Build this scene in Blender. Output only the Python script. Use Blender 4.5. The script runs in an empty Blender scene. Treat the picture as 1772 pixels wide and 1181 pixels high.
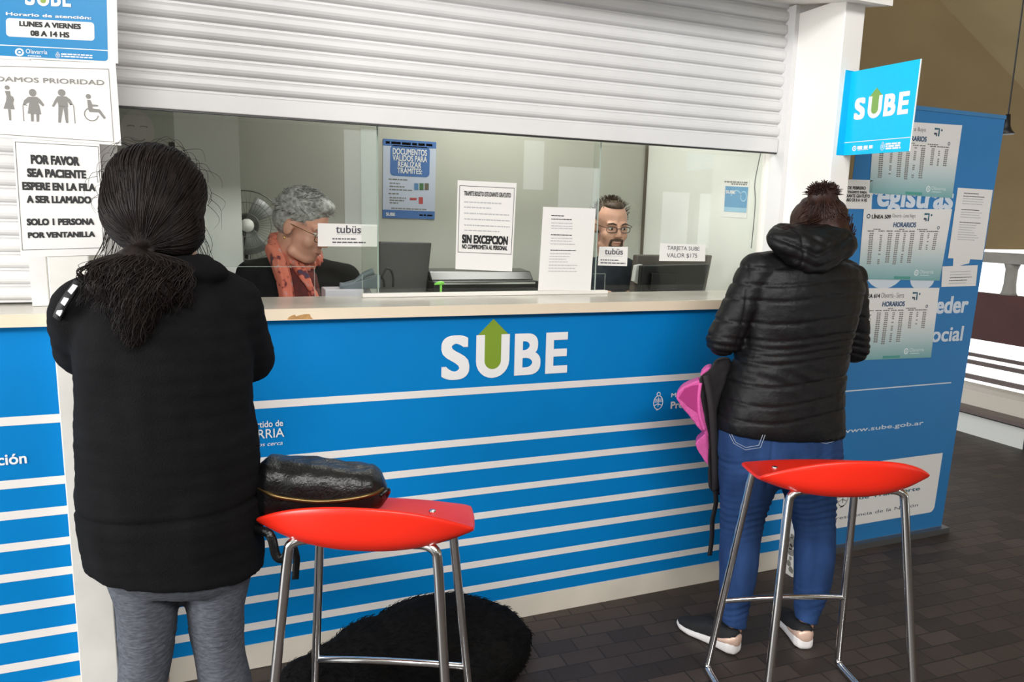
import bpy, bmesh, math, random
import numpy as np
from mathutils import Vector, Matrix
random.seed(7)
SC = bpy.context.scene
COL = SC.collection
# ------------------------------------------------------------------ camera, world, light, exposure
FPX = 1253.84
CAM = Vector((0.0, -2.324, 1.475))
YAW, PITCH, ROLL = math.radians(21.6711), math.radians(-9.4573), math.radians(1.4249)
_f = Vector((math.sin(YAW)*math.cos(PITCH), math.cos(YAW)*math.cos(PITCH), math.sin(PITCH)))
_r0 = Vector((math.cos(YAW), -math.sin(YAW), 0)); _u0 = _r0.cross(_f)
_r = _r0*math.cos(ROLL) + _u0*math.sin(ROLL)
_u = -_r0*math.sin(ROLL) + _u0*math.cos(ROLL)
cd = bpy.data.cameras.new('camera'); cam = bpy.data.objects.new('camera', cd); COL.objects.link(cam)
cd.sensor_width = 36.0; cd.lens = 36.0*FPX/1772.0; cd.clip_start = 0.05
cam.matrix_world = Matrix(((_r.x, _u.x, -_f.x, CAM.x), (_r.y, _u.y, -_f.y, CAM.y), (_r.z, _u.z, -_f.z, CAM.z), (0, 0, 0, 1)))
SC.camera = cam
SC.view_settings.view_transform = 'Standard'; SC.view_settings.look = 'None'
SC.view_settings.exposure = 0.9; SC.view_settings.gamma = 1.0
SC.view_settings.use_curve_mapping = False
wd = bpy.data.worlds.new('overcast_sky'); SC.world = wd; wd.use_nodes = True
bg = wd.node_tree.nodes['Background']; bg.inputs[0].default_value = (0.93, 0.97, 1.0, 1); bg.inputs[1].default_value = 1.2
def area_light(name, loc, target, size, power, color=(1, 1, 1), size_y=None):
    d = bpy.data.lights.new(name, 'AREA'); d.energy = power; d.color = color
    d.shape = 'RECTANGLE'; d.size = size; d.size_y = size_y or size
    o = bpy.data.objects.new(name, d); COL.objects.link(o); o.location = loc
    o.rotation_euler = (Vector(target)-Vector(loc)).to_track_quat('-Z', 'Y').to_euler()
    return o
area_light('daylight_left_entrance', (-6.3, -2.3, 2.1), (1.6, 0.0, 1.2), 3.2, 228, (1.0, 0.99, 0.97), 2.6)
area_light('hall_ceiling_light', (0.2, -3.6, 3.28), (0.7, -0.4, 0.6), 3.2, 138, (1.0, 0.99, 0.975), 1.4)  # added fill under the ceiling to brighten the counter front, no known fitting
area_light('booth_ceiling_lamp', (1.3, 0.85, 2.55), (1.4, 0.9, 0.0), 1.0, 13, (1.0, 0.98, 0.93), 0.5)

# ------------------------------------------------------------------ pixel <-> place helpers (measuring aids)
def ray(px, py):
    return _r*((px-886.0)/FPX) - _u*((py-590.5)/FPX) + _f
def at_y(px, py, Y):
    d = ray(px, py); return CAM + d*((Y-CAM.y)/d.y)
def at_x(px, py, X):
    d = ray(px, py); return CAM + d*((X-CAM.x)/d.x)
def at_z(px, py, Z):
    d = ray(px, py); return CAM + d*((Z-CAM.z)/d.z)

# ------------------------------------------------------------------ materials
MATS = {}
def srgb(r, g, b):
    def c(v):
        v /= 255.0
        return v/12.92 if v <= 0.04045 else ((v+0.055)/1.055)**2.4
    return (c(r), c(g), c(b))
def mat(name, col, rough=0.6, metal=0.0, spec=0.5, noise=0.0, nscale=30.0, bump=0.0, bscale=200.0, coat=0.0, detail=4.0, stretch=None, sheen=0.0):
    if name in MATS: return MATS[name]
    m = bpy.data.materials.new(name); m.use_nodes = True
    nt = m.node_tree; b = nt.nodes['Principled BSDF']
    c = srgb(*col)
    b.inputs['Base Color'].default_value = (*c, 1); b.inputs['Roughness'].default_value = rough
    b.inputs['Metallic'].default_value = metal; b.inputs['Specular IOR Level'].default_value = spec
    b.inputs['Coat Weight'].default_value = coat
    if sheen: b.inputs['Sheen Weight'].default_value = sheen
    if noise > 0 or bump > 0:
        tc = nt.nodes.new('ShaderNodeTexCoord'); mp = nt.nodes.new('ShaderNodeMapping')
        nt.links.new(tc.outputs['Object'], mp.inputs['Vector'])
        if stretch: mp.inputs['Scale'].default_value = stretch
    if noise > 0:
        n = nt.nodes.new('ShaderNodeTexNoise'); n.inputs['Scale'].default_value = nscale; n.inputs['Detail'].default_value = detail
        nt.links.new(mp.outputs['Vector'], n.inputs['Vector'])
        cr = nt.nodes.new('ShaderNodeValToRGB')
        lo = tuple(max(0, v*(1-noise)) for v in c); hi = tuple(min(1, v*(1+noise)+0.004*noise) for v in c)
        cr.color_ramp.elements[0].color = (*lo, 1); cr.color_ramp.elements[1].color = (*hi, 1)
        cr.color_ramp.elements[0].position = 0.3; cr.color_ramp.elements[1].position = 0.7
        nt.links.new(n.outputs['Fac'], cr.inputs['Fac']); nt.links.new(cr.outputs['Color'], b.inputs['Base Color'])
    if bump > 0:
        n2 = nt.nodes.new('ShaderNodeTexNoise'); n2.inputs['Scale'].default_value = bscale; n2.inputs['Detail'].default_value = 5
        nt.links.new(mp.outputs['Vector'], n2.inputs['Vector'])
        bp = nt.nodes.new('ShaderNodeBump'); bp.inputs['Strength'].default_value = bump; bp.inputs['Distance'].default_value = 0.01
        nt.links.new(n2.outputs['Fac'], bp.inputs['Height']); nt.links.new(bp.outputs['Normal'], b.inputs['Normal'])
    MATS[name] = m
    return m
def glass_mat():
    m = bpy.data.materials.new('clear_glass'); m.use_nodes = True; nt = m.node_tree
    for n in list(nt.nodes): nt.nodes.remove(n)
    out = nt.nodes.new('ShaderNodeOutputMaterial'); tr = nt.nodes.new('ShaderNodeBsdfTransparent'); gl = nt.nodes.new('ShaderNodeBsdfGlossy')
    mx = nt.nodes.new('ShaderNodeMixShader'); lw = nt.nodes.new('ShaderNodeLayerWeight'); lw.inputs['Blend'].default_value = .5
    pw = nt.nodes.new('ShaderNodeMath'); pw.operation = 'POWER'; pw.inputs[1].default_value = 5.0; fr = nt.nodes.new('ShaderNodeMath'); fr.operation = 'MULTIPLY_ADD'; fr.inputs[1].default_value = .95; fr.inputs[2].default_value = .038
    nt.links.new(lw.outputs['Facing'], pw.inputs[0]); nt.links.new(pw.outputs[0], fr.inputs[0])
    tr.inputs['Color'].default_value = (0.955, 0.975, 0.96, 1); gl.inputs['Roughness'].default_value = 0.0
    nt.links.new(fr.outputs[0], mx.inputs['Fac']); nt.links.new(tr.outputs[0], mx.inputs[1]); nt.links.new(gl.outputs[0], mx.inputs[2])
    nt.links.new(mx.outputs[0], out.inputs['Surface'])
    return m
GLASS = glass_mat()
WHITE = mat('white_paint', (226, 224, 219), 0.5, noise=0.04, nscale=3)
SHUT = mat('shutter_enamel', (214, 213, 213), 0.38, noise=0.03, nscale=5)
PAPER = mat('white_paper', (226, 224, 221), 0.7, bump=0.05, bscale=12)
INK = mat('black_ink', (28, 28, 30), 0.6)
GREYINK = mat('grey_ink', (178, 178, 182), 0.6)
SIGNGREY = mat('sign_grey', (128, 126, 122), 0.6)
PRINTWHITE = mat('white_print', (228, 228, 228), 0.55)
PBLUE = mat('panel_blue', (0, 119, 188), 0.5, spec=.14, noise=0.05, nscale=2.5)
GREEN = mat('logo_green', (122, 150, 40), 0.45)
CHROME = mat('chrome', (226, 226, 226), 0.16, metal=1.0)
RED = mat('red_plastic', (224, 40, 22), 0.33, noise=0.02, nscale=4)
BLACKPL = mat('black_plastic', (24, 24, 26), 0.4)
CREAM = mat('cream_laminate', (226, 211, 188), 0.35, noise=0.05, nscale=6, stretch=(0.3, 1, 1))
CTOP = mat('worktop_grey', (196, 192, 182), 0.22, noise=0.04, nscale=8)

# ------------------------------------------------------------------ object helpers
WLOC = {}
def setp(o, label=None, cat=None, group=None, kind=None):
    if label: o['label'] = label
    if cat: o['category'] = cat
    if group: o['group'] = group
    if kind: o['kind'] = kind
    return o
def root(name, loc, label, cat, group=None):
    o = bpy.data.objects.new(name, None); COL.objects.link(o); o.location = loc; o.empty_display_size = 0.1
    WLOC[o.name] = Vector(loc); setp(o, label, cat, group); return o
def link_mesh(name, me, m, parent=None, smooth=False):
    """mesh vertices are in world space; the origin moves to the base centre"""
    n = len(me.vertices); co = np.empty(n*3); me.vertices.foreach_get('co', co); co = co.reshape(-1, 3)
    lo, hi = co.min(0), co.max(0)
    org = Vector(((lo[0]+hi[0])/2, (lo[1]+hi[1])/2, lo[2]))
    me.vertices.foreach_set('co', (co-np.array(org)).ravel()); me.update()
    o = bpy.data.objects.new(name, me); COL.objects.link(o); WLOC[o.name] = org
    if parent is not None:
        o.parent = parent; o.location = org-WLOC[parent.name]
    else: o.location = org
    if not isinstance(m, (list, tuple)): m = [m]
    for k in m: me.materials.append(k)
    if smooth: me.polygons.foreach_set('use_smooth', [True]*len(me.polygons))
    return o
def obj(name, bm, m, parent=None, smooth=False, bevel=0.0, auto=None):
    bmesh.ops.recalc_face_normals(bm, faces=bm.faces[:])
    me = bpy.data.meshes.new(name); bm.to_mesh(me); bm.free()
    o = link_mesh(name, me, m, parent, smooth)
    if bevel:
        md = o.modifiers.new('bevel', 'BEVEL'); md.width = bevel; md.segments = 2; md.limit_method = 'ANGLE'
    return o
def struct(name, bm, m, **k):
    o = obj(name, bm, m, **k); o['kind'] = 'structure'; return o
def NB(): return bmesh.new()
def box(bm, x0, x1, y0, y1, z0, z1):
    vs = [bm.verts.new(p) for p in ((x0, y0, z0), (x1, y0, z0), (x1, y1, z0), (x0, y1, z0), (x0, y0, z1), (x1, y0, z1), (x1, y1, z1), (x0, y1, z1))]
    for f in ((0, 1, 2, 3), (7, 6, 5, 4), (0, 4, 5, 1), (1, 5, 6, 2), (2, 6, 7, 3), (3, 7, 4, 0)): bm.faces.new([vs[i] for i in f])
    return vs
def B(*a):
    bm = NB(); box(bm, *a); return bm
def prism(bm, pts, d):
    """closed polygon pts (3D, planar) extruded by vector d"""
    d = Vector(d); a = [bm.verts.new(Vector(p)) for p in pts]; b = [bm.verts.new(Vector(p)+d) for p in pts]
    bm.faces.new(a); bm.faces.new(list(reversed(b)))
    n = len(pts)
    for i in range(n): bm.faces.new((a[i], a[(i+1) % n], b[(i+1) % n], b[i]))
def loft(bm, rings, cap=True):
    vr = [[bm.verts.new(p) for p in r] for r in rings]
    n = len(vr[0])
    for a, b in zip(vr[:-1], vr[1:]):
        for i in range(n): bm.faces.new((a[i], a[(i+1) % n], b[(i+1) % n], b[i]))
    if cap:
        bm.faces.new(list(reversed(vr[0]))); bm.faces.new(vr[-1])
def ering(c, rx, ry, n=28, ax=None, ay=None, p=2.0):
    c = Vector(c); ax = Vector(ax or (1, 0, 0)); ay = Vector(ay or (0, 1, 0)); o = []
    for i in range(n):
        t = 2*math.pi*i/n; ct, st = math.cos(t), math.sin(t)
        o.append(c + ax*(rx*math.copysign(abs(ct)**(2/p), ct)) + ay*(ry*math.copysign(abs(st)**(2/p), st)))
    return o
def tube(bm, pts, rad, n=10, cap=True, closed=False):
    pts = [Vector(p) for p in pts]; rads = rad if isinstance(rad, (list, tuple)) else [rad]*len(pts)
    rings = []; up = None; N = len(pts)
    for i, p in enumerate(pts):
        if closed: t = pts[(i+1) % N]-pts[i-1]
        else: t = (pts[min(i+1, N-1)]-pts[max(i-1, 0)])
        if t.length < 1e-9: t = Vector((0, 0, 1))
        t.normalize()
        if up is None: up = t.orthogonal().normalized()
        up = (up-t*up.dot(t))
        if up.length < 1e-6: up = t.orthogonal()
        up.normalize(); s = t.cross(up)
        rings.append([bm.verts.new(p+(up*math.cos(2*math.pi*k/n)+s*math.sin(2*math.pi*k/n))*rads[i]) for k in range(n)])
    m = N if closed else N-1
    for i in range(m):
        a, b = rings[i], rings[(i+1) % N]
        for k in range(n): bm.faces.new((a[k], a[(k+1) % n], b[(k+1) % n], b[k]))
    if cap and not closed:
        bm.faces.new(list(reversed(rings[0]))); bm.faces.new(rings[-1])
def smooth_path(pts, k=8, closed=False):
    pts = [Vector(p) for p in pts]; out = []; N = len(pts)
    rng = range(N) if closed else range(N-1)
    for i in rng:
        p1, p2 = pts[i], pts[(i+1) % N]
        p0 = pts[i-1] if (closed or i > 0) else p1; p3 = pts[(i+2) % N] if (closed or i+2 < N) else p2
        for j in range(k):
            t = j/k
            out.append(0.5*((2*p1)+(p2-p0)*t+(2*p0-5*p1+4*p2-p3)*t*t+(3*p1-p0-3*p2+p3)*t**3))
    if not closed: out.append(pts[-1])
    return out
def capsule(bm, p0, r0, p1, r1, n=16, flat=None):
    p0, p1 = Vector(p0), Vector(p1); t = p1-p0; L = t.length
    if L < 1e-6: t = Vector((0, 0, 1))
    t.normalize(); a = t.orthogonal().normalized(); b = t.cross(a)
    rings = []
    for k in range(1, 6):
        q = -math.pi/2+k*math.pi/10-0.0; rings.append((p0+t*(r0*math.sin(q)), r0*math.cos(q)))
    for k in range(0, 5):
        q = k*math.pi/10; rings.append((p1+t*(r1*math.sin(q)), r1*math.cos(q)))
    vr = [[c+(a*math.cos(2*math.pi*i/n)+b*math.sin(2*math.pi*i/n))*r for i in range(n)] for c, r in rings]
    loft(bm, vr)
def limb(bm, pts, rads, n=16):
    for i in range(len(pts)-1): capsule(bm, pts[i], rads[i], pts[i+1], rads[i+1], n)
def ellip(bm, c, rx, ry, rz, M=None, n=20):
    c = Vector(c); rings = []
    for k in range(1, n//2):
        q = -math.pi/2+k*math.pi/(n//2)
        rr = []
        for i in range(n):
            t = 2*math.pi*i/n
            v = Vector((rx*math.cos(q)*math.cos(t), ry*math.cos(q)*math.sin(t), rz*math.sin(q)))
            rr.append(c+(M @ v if M else v))
        rings.append(rr)
    loft(bm, rings)
def fuse(name, bm, voxel=0.008, smooth=6, factor=0.5):
    """one continuous skin around overlapping closed shapes"""
    bmesh.ops.recalc_face_normals(bm, faces=bm.faces[:])
    me = bpy.data.meshes.new(name+'_src'); bm.to_mesh(me); bm.free()
    o = bpy.data.objects.new(name+'_src', me); COL.objects.link(o)
    md = o.modifiers.new('r', 'REMESH'); md.mode = 'VOXEL'; md.voxel_size = voxel; md.adaptivity = 0
    if smooth:
        sm = o.modifiers.new('s', 'SMOOTH'); sm.iterations = smooth; sm.factor = factor
    dg = bpy.context.evaluated_depsgraph_get(); dg.update()
    out = bpy.data.meshes.new_from_object(o.evaluated_get(dg)); out.name = name
    bpy.data.objects.remove(o); bpy.data.meshes.remove(me)
    return out
def displace(me, fn):
    """move every vertex along its normal by fn(co array, normal array)"""
    n = len(me.vertices); co = np.empty(n*3); me.vertices.foreach_get('co', co); co = co.reshape(-1, 3)
    no = np.empty(n*3); me.vertex_normals.foreach_get('vector', no); no = no.reshape(-1, 3)
    d = fn(co, no); me.vertices.foreach_set('co', (co+no*d[:, None]).ravel()); me.update(); return me
def wob(co, s, seed=0):
    rs = np.random.RandomState(seed); o = np.zeros(len(co))
    for k in range(7):
        v = rs.normal(size=3)*s*(1+0.5*k); o += np.sin(co @ v+rs.uniform(0, 6.28))/(1+0.5*k)
    return o/3.0

# ------------------------------------------------------------------ flat printed things
def text_polys(s, bold=0.0, shear=0.0, space=1.0):
    cu = bpy.data.curves.new('t', 'FONT'); cu.body = s; cu.offset = bold; cu.shear = shear; cu.space_character = space
    cu.resolution_u = 6 if len(s) < 14 else 3
    o = bpy.data.objects.new('t', cu); COL.objects.link(o)
    dg = bpy.context.evaluated_depsgraph_get(); dg.update()
    me = bpy.data.meshes.new_from_object(o.evaluated_get(dg))
    v = np.array([p.co[:2] for p in me.vertices]) if len(me.vertices) else np.zeros((0, 2))
    f = [tuple(p.vertices) for p in me.polygons]
    bpy.data.objects.remove(o); bpy.data.curves.remove(cu); bpy.data.meshes.remove(me)
    return v, f
class Sheet:
    """a thin flat thing given by its four corners; prints are laid a hair in front of it"""
    def __init__(s, TL, TR, BR, BL, thick=0.0006, normal=None):
        s.c = [Vector(p) for p in (TL, TR, BR, BL)]
        n = (s.c[1]-s.c[0]).cross(s.c[0]-s.c[3]).normalized()
        s.n = n; s.t = thick; s.ink = {}; s.key = ('print', 0); s.lock = 0; s.cnt = 0; s.w = ((s.c[1]-s.c[0]).length+(s.c[2]-s.c[3]).length)/2; s.h = ((s.c[0]-s.c[3]).length+(s.c[1]-s.c[2]).length)/2
    def pt(s, u, v, e=0.0):
        a = s.c[3].lerp(s.c[2], u); b = s.c[0].lerp(s.c[1], u); return a.lerp(b, v)+s.n*(s.t/2+e)
    def uv(s, px, py):
        d = ray(px, py); o = (s.c[3]); t = (o-CAM).dot(s.n)/d.dot(s.n); P = CAM+d*t
        u, v = 0.5, 0.5
        for _ in range(12):
            e = P-(s.pt(u, v)); du = (s.pt(u+.01, v)-s.pt(u, v))*100; dv = (s.pt(u, v+.01)-s.pt(u, v))*100
            u += e.dot(du)/du.length_squared; v += e.dot(dv)/dv.length_squared
        return u, v
    def board(s, name, m, parent=None, rows=1, curl=0.0):
        bm = NB(); prism(bm, [p-s.n*s.t/2 for p in s.c], s.n*s.t)
        return obj(name, bm, m, parent)
    def begin(s, name, own=True):
        if not s.lock:
            s.cnt += 1; s.key = (name, s.cnt if own else 0)
    def held(s, name):
        s.begin(name); s.lock += 1
    def free(s): s.lock -= 1
    def bmi(s, m):
        k = (s.key, m.name)
        if k not in s.ink: s.ink[k] = (NB(), m)
        return s.ink[k][0]
    def poly(s, uvs, m, e=0.0006):
        s.begin('printed_panel')
        bm = s.bmi(m); bm.faces.new([bm.verts.new(s.pt(u, v, e)) for u, v in uvs])
    def rect(s, u0, u1, v0, v1, m, e=0.0006): s.poly([(u0, v0), (u1, v0), (u1, v1), (u0, v1)], m, e)
    def rrect(s, u0, u1, v0, v1, r, m, e=0.0006):
        ru, rv = r/s.w, r/s.h; P = []
        for cx, cy, a in ((u1-ru, v1-rv, 0), (u0+ru, v1-rv, 90), (u0+ru, v0+rv, 180), (u1-ru, v0+rv, 270)):
            for k in range(6):
                t = math.radians(a+k*18); P.append((cx+ru*math.cos(t), cy+rv*math.sin(t)))
        s.poly(P, m, e)
    def disc(s, u, v, r, m, e=0.0006, ry=None, n=24):
        s.poly([(u+r/s.w*math.cos(2*math.pi*k/n), v+(ry or r)/s.h*math.sin(2*math.pi*k/n)) for k in range(n)], m, e)
    def stroke(s, uvs, wd, m, e=0.0006, closed=False):
        s.begin('printed_line')
        P = [(u*s.w, v*s.h) for u, v in uvs]; N = len(P); L = []; R = []
        for i in range(N):
            a = P[i-1] if (i > 0 or closed) else P[i]; b = P[(i+1) % N] if (i < N-1 or closed) else P[i]
            dx, dy = b[0]-a[0], b[1]-a[1]; q = math.hypot(dx, dy) or 1
            L.append((P[i][0]-dy/q*wd/2, P[i][1]+dx/q*wd/2)); R.append((P[i][0]+dy/q*wd/2, P[i][1]-dx/q*wd/2))
        bm = s.bmi(m); vl = [bm.verts.new(s.pt(x/s.w, y/s.h, e)) for x, y in L]; vr = [bm.verts.new(s.pt(x/s.w, y/s.h, e)) for x, y in R]
        for i in range(N if closed else N-1):
            j = (i+1) % N; bm.faces.new((vr[i], vr[j], vl[j], vl[i]))
    def ring(s, u, v, r, wd, m, e=0.0006, a0=0, a1=360, ry=None):
        n = 30; full = a1-a0 >= 360
        s.stroke([(u+r/s.w*math.cos(math.radians(a0+(a1-a0)*k/n)), v+(ry or r)/s.h*math.sin(math.radians(a0+(a1-a0)*k/n))) for k in range(n if full else n+1)], wd, m, e, full)
    def frame(s, u0, u1, v0, v1, wd, m):
        a, b = wd/s.w/2, wd/s.h/2; s.held('border')
        for q in ((u0-a, u1+a, v0-b, v0+b), (u0-a, u1+a, v1-b, v1+b), (u0-a, u0+a, v0, v1), (u1-a, u1+a, v0, v1)): s.rect(*q, m)
        s.free()
    def text(s, t, u0, u1, v0, v1, m, bold=0.0, shear=0.0, e=0.0008, space=1.0):
        v, f = text_polys(t, 0.0, shear, space)
        if not len(v): return
        lo, hi = v.min(0), v.max(0); s.begin('lettering')
        bx = bold*1.1; by = bold*.8
        sh = [(0, 0)] if bold <= 0 else [(0, 0), (-bx, -by), (bx, -by), (bx, by), (-bx, by), (0, by), (0, -by), (-bx, 0), (bx, 0), (bx/2, by), (-bx/2, by), (bx/2, -by), (-bx/2, -by)]
        lo = lo-np.array([bx, by]); hi = hi+np.array([bx, by])
        bm = s.bmi(m)
        for k, d in enumerate(sh):
            q = (v+np.array(d)-lo)/(hi-lo)
            vs = [bm.verts.new(s.pt(u0+(u1-u0)*a, v0+(v1-v0)*b, e+k*5e-5)) for a, b in q]
            for p in f:
                try: bm.faces.new([vs[i] for i in p])
                except ValueError: pass
    def tpx(s, t, p0, p1, m, **k):
        """text box from bottom-left to top-right measured in the photograph"""
        u0, v0 = s.uv(*p0); u1, v1 = s.uv(*p1); s.text(t, u0, u1, v0, v1, m, **k)
    def fine(s, u0, u1, v, h, m, seed=0, fill=0.8):
        """a row of print too small to read"""
        rnd = random.Random(seed); u = u0; hh = h/s.h; s.held('small_print')
        while u < u1:
            w = rnd.uniform(1.2, 4.5)*h/s.w; w = min(w, u1-u)
            s.rect(u, u+w, v-hh/2, v+hh/2, m); u += w+h*0.55/s.w
        s.free()
    def logo(s, u0, u1, v0, v1, wm, gm, bold=0.03):
        W = u1-u0; H = v1-v0; s.held('logo')
        for ch, a, b in (('S', 0, .212), ('B', .563, .775), ('E', .816, 1.0)):
            s.text(ch, u0+a*W, u0+b*W, v0-(0.015*H if ch == 'S' else 0), v1+(0.015*H if ch == 'S' else 0), wm, bold=bold)
        ul, ur, th = .262, .522, .066; cx = (ul+ur)/2; ro = (ur-ul)/2
        k = (W*s.w)/(H*s.h); O = []; I = []
        yb = ro*k
        for j in range(13):
            t = math.pi+math.pi*j/12; O.append((cx+ro*math.cos(t), yb*0.98+yb*math.sin(t)-.015)); I.append((cx+(ro-th)*math.cos(t), yb*0.98+(yb-th*k)*math.sin(t)-.015))
        O = [(ul, 1.0)]+O+[(ur, 1.0)]; I = [(ul+th, 1.0)]+I+[(ur-th, 1.0)]
        M = lambda p: (u0+p[0]*W, v0+p[1]*H)
        bm = s.bmi(wm); vo = [bm.verts.new(s.pt(*M(p), 0.0008)) for p in O]; vi = [bm.verts.new(s.pt(*M(p), 0.0008)) for p in I]
        for i in range(len(O)-1): bm.faces.new((vo[i], vo[i+1], vi[i+1], vi[i]))
        s.poly([M(p) for p in I], gm, 0.0008)
        s.poly([M(p) for p in ((ul+.012, 1.0), (ur-.012, 1.0), (cx, 1.37))], gm, 0.0007); s.free()
    def arms(s, u, v, hgt, m):
        """small oval coat of arms"""
        r = hgt/2; s.held('coat_of_arms')
        s.ring(u, v-0.1*hgt/s.h, r*0.62, hgt*0.05, m, ry=r*0.82); s.ring(u, v+0.40*hgt/s.h, r*0.22, hgt*0.05, m)
        for k in range(5): s.rect(u-r*.5/s.w, u+r*.5/s.w, v+(.10-.045*k)*hgt/s.h, v+(.12-.045*k)*hgt/s.h, m)
        s.stroke([(u-r*.5/s.w, v-.28*hgt/s.h), (u-r*.1/s.w, v-.18*hgt/s.h), (u+r*.5/s.w, v-.28*hgt/s.h)], hgt*.05, m)
        s.stroke([(u, v+.22*hgt/s.h), (u, v-.36*hgt/s.h)], hgt*.04, m)
        s.stroke([(u-r*.22/s.w, v-.56*hgt/s.h), (u+r*.22/s.w, v-.5*hgt/s.h)], hgt*.05, m); s.free()
    def town(s, u0, u1, v0, v1, m, word):
        """round emblem followed by a word"""
        s.held('town_emblem'); r = (v1-v0)/2*s.h; cu_ = u0+r/s.w; vm = (v0+v1)/2
        s.ring(cu_, vm, r*.78, r*.4, m, a0=20, a1=200); s.ring(cu_, vm, r*.78, r*.4, m, a0=200, a1=370); s.disc(cu_, vm, r*.28, m)
        if word: s.text(word, u0+2.4*r/s.w, u1, vm-.1*(v1-v0), vm+.45*(v1-v0), m)
        s.fine(u0+2.8*r/s.w, u1-.2*(u1-u0), vm-.38*(v1-v0), r*.2, m, 3); s.free()
    def finish(s, parent, name='lettering'):
        for (key, _m), (bm, m) in s.ink.items():
            if len(bm.verts) == 0: bm.free(); continue
            me = bpy.data.meshes.new(key[0]); bm.to_mesh(me); bm.free(); link_mesh(key[0], me, m, parent)
        s.ink = {}
def wall_sheet(px4, Y, thick=0.0006):
    return Sheet(*[at_y(px, py, Y) for px, py in px4], thick=thick)
def paper(name, sh, label, cat, m=None, group=None):
    o = sh.board(name, m or PAPER); setp(o, label, cat, group); return o
# ================================================================== SETTING
def brick_mat():
    m = bpy.data.materials.new('brick_paving'); m.use_nodes = True; nt = m.node_tree; b = nt.nodes['Principled BSDF']
    tc = nt.nodes.new('ShaderNodeTexCoord'); mp = nt.nodes.new('ShaderNodeMapping'); br = nt.nodes.new('ShaderNodeTexBrick')
    mp.inputs['Rotation'].default_value = (0, 0, math.radians(2)); nt.links.new(tc.outputs['Object'], mp.inputs['Vector']); nt.links.new(mp.outputs[0], br.inputs['Vector'])
    br.inputs['Scale'].default_value = 1.0; br.inputs['Brick Width'].default_value = 0.145; br.inputs['Row Height'].default_value = 0.072
    br.inputs['Mortar Size'].default_value = 0.003; br.inputs['Mortar Smooth'].default_value = 0.4; br.inputs['Bias'].default_value = 0.0
    br.inputs['Color1'].default_value = (*srgb(72, 61, 55), 1); br.inputs['Color2'].default_value = (*srgb(46, 38, 34), 1); br.inputs['Mortar'].default_value = (*srgb(32, 27, 24), 1)
    n = nt.nodes.new('ShaderNodeTexNoise'); n.inputs['Scale'].default_value = 2.2; n.inputs['Detail'].default_value = 6; nt.links.new(tc.outputs['Object'], n.inputs['Vector'])
    mx = nt.nodes.new('ShaderNodeMix'); mx.data_type = 'RGBA'; mx.blend_type = 'MULTIPLY'; mx.inputs['Factor'].default_value = 0.6
    cr = nt.nodes.new('ShaderNodeValToRGB'); cr.color_ramp.elements[0].color = (.62, .62, .62, 1); cr.color_ramp.elements[1].color = (1.15, 1.12, 1.1, 1); cr.color_ramp.elements[0].position = .3; cr.color_ramp.elements[1].position = .72
    nt.links.new(n.outputs['Fac'], cr.inputs['Fac']); nt.links.new(br.outputs['Color'], mx.inputs[6]); nt.links.new(cr.outputs['Color'], mx.inputs[7]); nt.links.new(mx.outputs[2], b.inputs['Base Color'])
    b.inputs['Roughness'].default_value = 0.55
    bp = nt.nodes.new('ShaderNodeBump'); bp.inputs['Strength'].default_value = 0.5; bp.inputs['Distance'].default_value = 0.004; bp.invert = True
    nt.links.new(br.outputs['Fac'], bp.inputs['Height'])
    n3 = nt.nodes.new('ShaderNodeTexNoise'); n3.inputs['Scale'].default_value = 60; nt.links.new(tc.outputs['Object'], n3.inputs['Vector'])
    bp2 = nt.nodes.new('ShaderNodeBump'); bp2.inputs['Strength'].default_value = 0.25; bp2.inputs['Distance'].default_value = 0.004
    nt.links.new(n3.outputs['Fac'], bp2.inputs['Height']); nt.links.new(bp.outputs['Normal'], bp2.inputs['Normal']); nt.links.new(bp2.outputs['Normal'], b.inputs['Normal'])
    return m
struct('floor', B(-6.5, 5.45, -8, 6, -0.06, 0), brick_mat())
TAN = mat('tan_concrete', (110, 92, 60), 0.85, noise=0.10, nscale=2.0, bump=0.1, bscale=30, stretch=(0.5, 1, 1))
TANL = mat('pale_tan_concrete', (128, 112, 78), 0.85, noise=0.08, nscale=2.0)
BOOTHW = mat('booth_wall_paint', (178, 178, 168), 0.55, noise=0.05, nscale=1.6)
BOOTHC = mat('booth_white_panel', (226, 226, 220), 0.45, noise=0.03, nscale=2)
PILW = mat('pillar_white', (236, 233, 228), 0.45, noise=0.03, nscale=4)
PILD = mat('pillar_plaster', (226, 224, 218), 0.55, noise=0.05, nscale=9, bump=0.06, bscale=25)
# booth shell
struct('wall_back', B(-0.95, 2.30, 1.35, 1.42, 0, 2.62), BOOTHW)
struct('wall_right', B(2.26, 2.298, 0.302, 1.349, 0, 2.62), BOOTHC)
struct('wall_left', B(-0.95, -0.90, 0.33, 1.349, 0, 2.62), BOOTHW)
struct('ceiling', B(-0.95, 2.298, 0.42, 1.42, 2.62, 2.68), BOOTHW)
struct('wall_partition', B(-0.172, 0.0725, 1.00, 1.06, 0, 2.61), BOOTHC)
struct('trim_corner', B(2.246, 2.258, 1.336, 1.348, 1.30, 2.60), mat('dark_gap', (92, 84, 72), 0.7))  # thin dark strip standing along the bare wall corner
# pillars either side of the service window
pl = struct('pillar_left', B(-0.437, -0.340, -0.09, 0.33, 0, 2.31), PILD, bevel=0.003)
bm = B(2.200, 2.297, -0.09, 0.30, 0, 2.33)
pr = struct('pillar_right', bm, PILW, bevel=0.003)
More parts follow.
